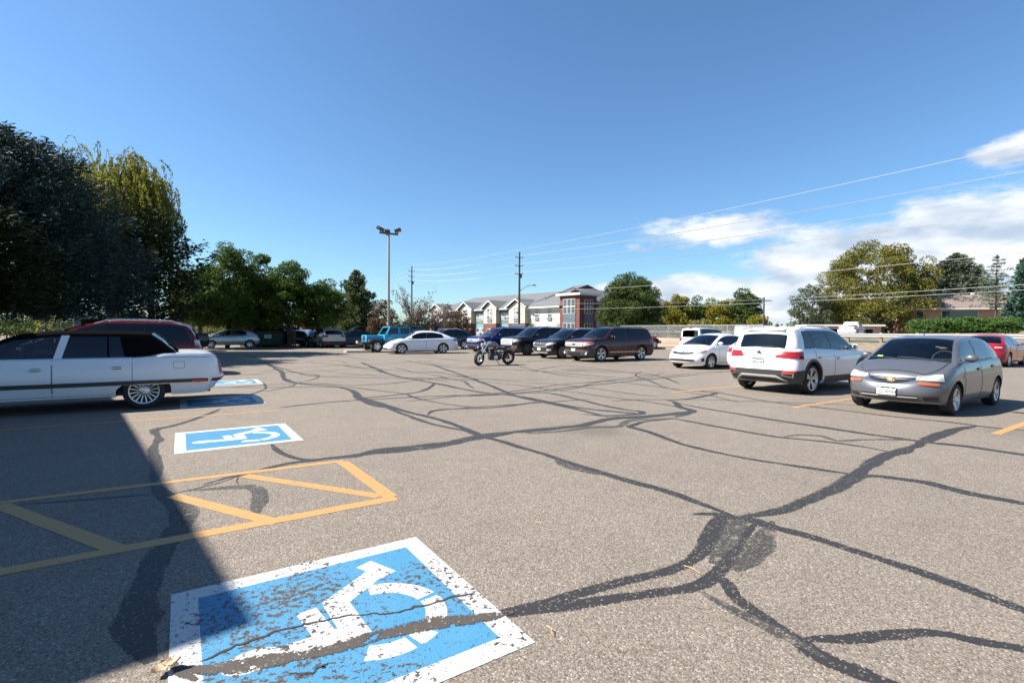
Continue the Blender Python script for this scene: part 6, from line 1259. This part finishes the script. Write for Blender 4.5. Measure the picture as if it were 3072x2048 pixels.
def conifer(name, label, x, y, h, prof, mat, step=.38, br=13, per=26, tuft=(.26, .08), seed=1, tr=.2, group=None, g=0.0, droop=.22, fan=.28, jitter=.15, up=.25):
    rng = np.random.default_rng(seed); t = thing(name, label, 'tree', (x, y, g), 0, group); R = pchip(prof); C = []; D = []; mb = MB(); z = prof[0][0]; k = 0
    mb.tube([(0, 0, -.1), (0, 0, h*.5), (0, 0, h)], [tr, tr*.6, .015], 8)
    while z < h-.05:
        r0 = R(z); nb = max(4, int(br*(.45+.55*r0/max(p[1] for p in prof))))
        for j in range(nb):
            a = 2*math.pi*(j+rng.uniform(-.35, .35))/nb+k*.7; L_ = r0*rng.uniform(1-jitter*1.6, 1+jitter); o = np.array([math.cos(a), math.sin(a), 0]); s = np.array([-o[1], o[0], 0]); n = max(6, int(per*(L_+.3)))
            u = rng.uniform(0, 1, n)**.62; lat = rng.normal(0, 1, n)*fan*L_*(1.08-u)*.75+rng.normal(0, .05, n); zz = z+u*L_*up-droop*L_*u**1.7*(1.2)+rng.normal(0, .07+.03*L_, n)
            P = o*(u*L_)[:, None]+s*lat[:, None]; P[:, 2] = zz; C.append(P); dd = o+s*(np.sign(lat)*rng.uniform(.1, .9, n))[:, None]+rng.normal(0, .35, (n, 3)); dd[:, 2] += .15; D.append(dd)
            if j % 2 == 0: mb.tube([(0, 0, z), o*L_*.5+np.array([0, 0, z+.5*L_*up-droop*L_*.35]), o*L_*.9+np.array([0, 0, z+.9*L_*up-droop*L_*1.0])], [.035, .02, .006], 5)
        z += step*rng.uniform(.8, 1.2); k += 1
    n = 60; C.append(np.c_[rng.normal(0, .06, n), rng.normal(0, .06, n), h-rng.uniform(0, .6, n)]); D.append(rng.normal(0, .4, (n, 3))+np.array([0, 0, .8]))
    C = np.concatenate(C); D = np.concatenate(D); leaf_mesh('crown', C, D, tuft[0]*rng.uniform(.7, 1.4, len(C)), tuft[1]*rng.uniform(.7, 1.4, len(C)), mat, t, rng); mb.build('trunk', BARK, t); return t
def willow(x, y, h, seed=5):
    rng = np.random.default_rng(seed); t = thing('willow_tree', 'tall weeping willow turning yellow behind the big blue spruce', 'tree', (x, y, 0)); C = []; D = []; mb = MB(); mb.tube([(0, 0, 0), (.1, 0, 3), (-.1, .1, 7.5)], [.38, .3, .16], 10)
    for i in range(48):
        a = rng.uniform(0, 2*math.pi); rad = rng.uniform(.2, 1)**.6*2.9; zt = h-1.1-1.9*(rad/2.9)**2+rng.normal(0, .5); p = np.array([rad*math.cos(a), rad*math.sin(a), zt]); mb.tube([(0, 0, rng.uniform(3, 7)), p*np.array([.5, .5, .85]), p], [.09, .05, .015], 6)
        for k in range(15):
            q = p+np.array([*rng.normal(0, .55, 2), rng.normal(0, .35)]); Ls = rng.uniform(1.8, 7.0); n = int(Ls*26); u = np.linspace(0, 1, n); o = q[:2]/max(.4, np.linalg.norm(q[:2])); sx = np.outer(np.minimum(u*2.0, 1), o)*rng.uniform(.1, .7)
            P = np.c_[q[0]+sx[:, 0]+rng.normal(0, .045, n), q[1]+sx[:, 1]+rng.normal(0, .045, n), q[2]+.25*np.sin(u*3.1)-u**1.25*Ls]; C.append(P); d = rng.normal(0, .35, (n, 3)); d[:, 2] -= .9; D.append(d)
    for i in range(26):     # thin whips above the dome
        a = rng.uniform(0, 6.28); o = np.array([math.cos(a), math.sin(a)]); b = rng.uniform(.2, 1.6); q = np.array([o[0]*b-.4, o[1]*b, h-1.4]); hh = rng.uniform(.8, 1.9); n = 26; u = np.linspace(0, 1, n); P = np.c_[q[0]+o[0]*u*1.1, q[1]+o[1]*u*1.1, q[2]+hh*np.sin(u*2.6)*1.0]; C.append(P[::2]+rng.normal(0, .04, (n//2, 3))); D.append(rng.normal(0, .5, (n//2, 3))-np.array([0, 0, .7])); mb.tube(P, .008, 4)
    C = np.concatenate(C); D = np.concatenate(D); leaf_mesh('crown', C, D, .18*rng.uniform(.7, 1.4, len(C)), .062*rng.uniform(.8, 1.5, len(C)), LM['willow'], t, rng); mb.build('trunk', BARK, t)
def twiggy(x, y, h, r, seed, label, mat, nleaf=900):
    rng = np.random.default_rng(seed); t = thing('bare_tree', label, 'tree', (x, y, 0), 0, 'half bare autumn trees by the apartment building'); mb = MB(); tips = []
    for i in range(16):
        a = rng.uniform(0, 6.28); o = np.array([math.cos(a), math.sin(a)]); p = np.array([0, 0, rng.uniform(.2, 1.2)]); e = np.array([*(o*r*rng.uniform(.3, 1)), h*rng.uniform(.6, 1)]); m = p*.5+e*.5+np.array([*(o*-.2), .2]); mb.tube([p, m, e], [.06, .035, .008], 5)
        for k in range(9): u = rng.uniform(.35, 1); b = p+(e-p)*u; q = b+np.array([*rng.normal(0, r*.24, 2), abs(rng.normal(.5, .35))]); mb.tube([b, (b+q)/2+rng.normal(0, .06, 3), q], [.015, .010, .004], 4); tips.append((b, q))
    mb.build('branches', BARK2, t); I = rng.integers(0, len(tips), nleaf); U = rng.uniform(.1, 1.05, nleaf); C = np.array([tips[i][0]+(tips[i][1]-tips[i][0])*u for i, u in zip(I, U)])+rng.normal(0, .16, (nleaf, 3)); C[:, 2] = np.maximum(C[:, 2], .3); leaf_mesh('leaves', C, rng.normal(size=(nleaf, 3)), .17, .12, mat, t, rng)
def X(u, z): return (u-1536)/1500*z
conifer('blue_spruce', 'huge dense blue spruce filling the left edge', X(-30, 21.5), 21.5, 10.3, [(2.3, 4.6), (3.2, 5.5), (4.6, 5.6), (6.2, 5.0), (8, 4.2), (9.1, 3.2), (9.8, 1.9), (10.3, .15)], LM['spruce'], .32, 22, 62, (.22, .048), 3, .30, droop=.09, fan=.24, up=.05)
conifer('dark_cedar', 'dark green evergreen at the far left edge in front of the blue spruce', X(-100, 17.5), 17.5, 6.4, [(2.2, 2.4), (3.0, 2.8), (4.4, 2.2), (5.6, 1.2), (6.4, .1)], LM['dark'], .26, 15, 30, (.20, .07), 8, .25, droop=.15, fan=.35)
willow(X(335, 30), 30., 12.1)
conifer('pine_tree', 'ragged dark pine between the willow and the ash trees', X(455, 27.5), 27.5, 8.0, [(1.6, 2.4), (3, 2.7), (5, 2.3), (6.6, 1.5), (7.5, .9), (8.0, .2)], LM['dark'], .42, 10, 40, (.24, .075), 12, .2, droop=-.05, fan=.36, jitter=.35, up=.3)
ag = 'ash trees around the refuse enclosure'
def ash(u, z, h, r, seed, label, b=1.9): broadleaf('ash_tree', label, X(u, z), z, h, b, [(b, r*.72), (b+.9, r), (h*.58, r*1.0), (h*.8, r*.78), (h*.93, r*.42), (h, .15)], LM['ash'], .155, int(120*r*h/20), 290, seed, .15, None, ag, .70, fill=.25)
ash(682, 41., 8.35, 2.75, 21, 'tallest leafy ash tree left of the refuse enclosure'); ash(795, 44.5, 8.0, 1.9, 22, 'narrow dark ash tree directly behind the refuse container'); ash(868, 42.5, 7.35, 2.1, 23, 'broad ash tree right of the refuse container'); ash(955, 43., 6.2, 1.9, 24, 'shorter ash tree above the pale gold crossover'); ash(600, 38., 6.2, 2.2, 25, 'low ash tree beside the dark pine', 2.1)
ash(740, 46.5, 6.6, 2.4, 26, 'ash tree deep in the shade behind the enclosure')
conifer('pine_tree', 'tall green pine tree left of the lamp post', X(1068, 51), 51., 7.6, [(.5, 2.5), (1.2, 2.75), (2.6, 2.4), (4.6, 1.7), (6.4, 1.0), (7.6, .1)], LM['pine'], .30, 13, 46, (.26, .085), 14, .16, droop=.05, fan=.3, jitter=.28, up=.3)
broadleaf('reddish_shrub', 'dark reddish shrub directly behind the lamp post', X(1155, 46), 46., 4.2, .4, [(.3, 1.2), (1.5, 1.5), (3, 1.2), (4.2, .3)], LM['bronze'], .17, 34, 110, 31, .08, cat='shrub', clr=.5)
twiggy(X(1238, 50), 50., 5.6, 2.0, 32, 'half bare pinkish tree above the blue jeep', LM['pinky'], 1700)
broadleaf('low_shrub', 'dull green shrub under the half bare tree', X(1225, 49), 49., 2.9, .3, [(.2, 1.6), (1.2, 2.0), (2.4, 1.3), (2.9, .4)], LM['grey'], .16, 36, 110, 33, .06, cat='shrub', clr=.5); twiggy(X(1305, 51), 51., 4.0, 1.4, 34, 'smaller pinkish twiggy tree left of the apartment gables', LM['pinky'], 1100)
broadleaf('low_shrub', 'olive brown rounded shrub in front of the left end of the apartment building', X(1372, 53), 53., 3.75, .3, [(.2, 1.5), (1.4, 1.85), (2.7, 1.4), (3.75, .4)], LM['bronze'], .16, 46, 120, 35, .07, cat='shrub', clr=.48); broadleaf('low_shrub', 'greener shrub touching the olive brown one', X(1352, 54), 54., 4.1, .3, [(.5, 1.1), (2.4, 1.2), (3.4, .9), (4.1, .25)], LM['grey'], .16, 30, 110, 36, .07, cat='shrub', clr=.45)
for u, z, h, s, l in ((1592, 66., 2.6, 41, 'little pointed conifer against the cream wall'), (1507, 68., 2.2, 42, 'rusty little shrub against the teal panel')): broadleaf('low_shrub', l, X(u, z), z, h, .2, [(.1, .6), (h*.5, .7), (h, .1)], LM['grey'] if u > 1550 else LM['bronze'], .15, 14, 60, s, .04, cat='shrub', clr=.35)
broadleaf('elm_tree', 'large dark green elm right of the brick tower', X(1893, 62), 62., 8.35, 1.2, [(.6, 3.0), (2, 4.0), (4.4, 4.0), (6.4, 3.2), (7.7, 1.9), (8.35, .5)], LM['elm'], .19, 230, 290, 51, .3, clr=.9, lim=40, fill=.35)
yg = 'row of yellow green trees beyond the fence'
for u, z, h, r, s, mt, l in ((2030, 74., 7.0, 2.5, 52, 'yellow', 'yellowest tree at the left end of the row beyond the fence'), (2095, 77., 6.8, 2.8, 53, 'elm', 'dull green tree second in the row beyond the fence'), (2165, 72., 6.7, 2.7, 54, 'yellow', 'light green tree in the middle of the row beyond the fence'), (2235, 70., 7.4, 2.5, 55, 'elm', 'tallest olive tree at the right end of the row beyond the fence'), (2275, 66., 3.6, 1.2, 56, 'yellow', 'small bright bush below the slim brown pole')): broadleaf('roadside_tree', l, X(u, z), z, h, .8, [(.3, r*.75), (h*.3, r), (h*.7, r*.85), (h*.9, r*.5), (h, .2)], LM[mt], .24, int(42*r), 170, s, .15, None, yg, .8, fill=.35)
broadleaf('roadside_tree', 'grey green tree left of the big autumn maple', X(2432, 95), 95., 11.2, 1, [(.8, 2.6), (3, 3.3), (7, 3.4), (9.6, 2.2), (11.2, .5)], LM['grey'], .28, 90, 130, 57, .22, clr=.95)
gm = terrain(X(2622, 96), 96.)
broadleaf('maple_tree', 'very large autumn maple with olive and rusty leaves above the garage', X(2622, 96), 96., 18.6, 2.9, [(1.6, 9.4), (5.0, 10.6), (9, 9.6), (13, 9.0), (15.8, 6.4), (18, 3.7), (19.4-.4, .6)], LM['maple'], .31, 330, 230, 58, .5, BARK2, clr=1.45, g=gm, lim=70, fill=.4)
conifer('spruce_tree', 'rounded grey green spruce behind the shingled house', X(2862, 101), 101., 16.2, [(1, 5.2), (4, 5.8), (9, 5.3), (12.5, 3.9), (14.8, 2.3), (16.2, .3)], LM['spr2'], .42, 20, 26, (.46, .17), 61, .3, g=1.5, droop=.2, fan=.4, jitter=.3)
conifer('sparse_pine', 'thin sparse pine standing in front of the shingled house', X(2985, 76), 76., 11.5, [(3.5, 2.4), (6, 2.0), (9, 1.4), (11.5, .2)], LM['spr2'], .50, 8, 22, (.30, .09), 62, .16, g=2.0, droop=.12, fan=.34, jitter=.5)
conifer('blue_green_spruce', 'blue green spruce cut off by the right edge', X(3085, 72), 72., 11.6, [(.6, 2.4), (3, 2.5), (7, 1.9), (10, 1.2), (11.6, .15)], LM['rich'], .36, 14, 34, (.4, .15), 63, .25, g=1.6, droop=.15, fan=.36, jitter=.25)
def hedge():
    rng = np.random.default_rng(70); p = np.array([X(2745, 74), 74.]); q = np.array([X(3035, 70), 70.]); t = thing('juniper_hedge', 'long low bright green juniper hedge in front of the shingled house', 'hedge', (*((p+q)/2), 1.2)); C = []; D = []; L_ = np.linalg.norm(q-p); d = (q-p)/L_; s = np.array([-d[1], d[0]])
    for i in range(300):
        u = rng.uniform(-.5, .5); v = rng.uniform(-1.5, 1.5); hh = 2.45+.16*math.sin(u*19)+.12*math.sin(u*41)-abs(v)*.2; z = hh*rng.uniform(.25, 1); c = np.array([*(d*u*L_+s*v), z]); k = 110; dd = rng.normal(size=(k, 3)); dd /= np.linalg.norm(dd, axis=1, keepdims=True); C.append(c+dd*rng.uniform(.3, 1, (k, 1))*np.array([.95, .95, .38])); D.append(dd*.5+np.array([.6, -.2, .35])+rng.normal(0, .3, (k, 3)))
    C = np.concatenate(C); D = np.concatenate(D); leaf_mesh('foliage', C, D, .32*rng.uniform(.6, 1.4, len(C)), .10, LM['juniper'], t, rng); mb = MB()
    for u in np.linspace(-.45, .45, 7): mb.tube([(*(d*u*L_), 0), (*(d*u*L_+s*.2), 1.6)], [.12, .05], 6)
    mb.build('stem', BARK, t)
hedge()
for u, z, h, r, s, mt, l in ((640, 58., 3.0, 2.6, 81, 'weed', 'dry olive bush on the bank behind the black pickup'), (570, 62., 3.4, 3.0, 82, 'weed', 'dry bush behind the red minivan'), (455, 60., 3.8, 3.4, 83, 'weed', 'sunlit yellowish bush seen under the willow'), (250, 42., 3.2, 3.0, 84, 'grey', 'grey green bush above the white van'), (120, 44., 3.0, 3.4, 85, 'elm', 'green bush at the left above the black vinyl roof'), (912, 62., 2.7, 1.6, 86, 'rust', 'rusty red bush in the sunny lot beyond the ash trees'), (960, 64., 3.3, 2.6, 87, 'elm', 'green bush behind the rusty red one'), (2100, 47., 1.7, 1.5, 88, 'weed', 'weedy bush poking through the fence')):
    gg = terrain(X(u, z), z); broadleaf('wild_bush', l, X(u, z), z, h, .2, [(.1, r*.8), (h*.5, r), (h, r*.3)], LM[mt], .2, 40, 100, s, .05, None, None, .6, gg, 'bush', lim=8)
def far_wood():
    rng = np.random.default_rng(90); C = []; D = []
    for a in np.linspace(-62, 62, 330):
        for k in range(2):
            r = rng.uniform(150, 190); aa = math.radians(a+rng.normal(0, .2)); hh = rng.uniform(2.0, 5.4)*(.75 if a > 12 else 1); n = 46; c = np.array([r*math.sin(aa), r*math.cos(aa), hh*.5]); C.append(c+rng.normal(0, 1, (n, 3))*np.array([1.7, 1.7, hh*.26])); D.append(rng.normal(size=(n, 3)))
    C = np.concatenate(C); C[:, 2] = np.abs(C[:, 2]); D = np.concatenate(D); o = leaf_mesh('far_trees', C, D, .9, .7, LM['elm'], None, rng); tag(o, 'far line of trees along the horizon', 'trees', kind='stuff')
far_wood()
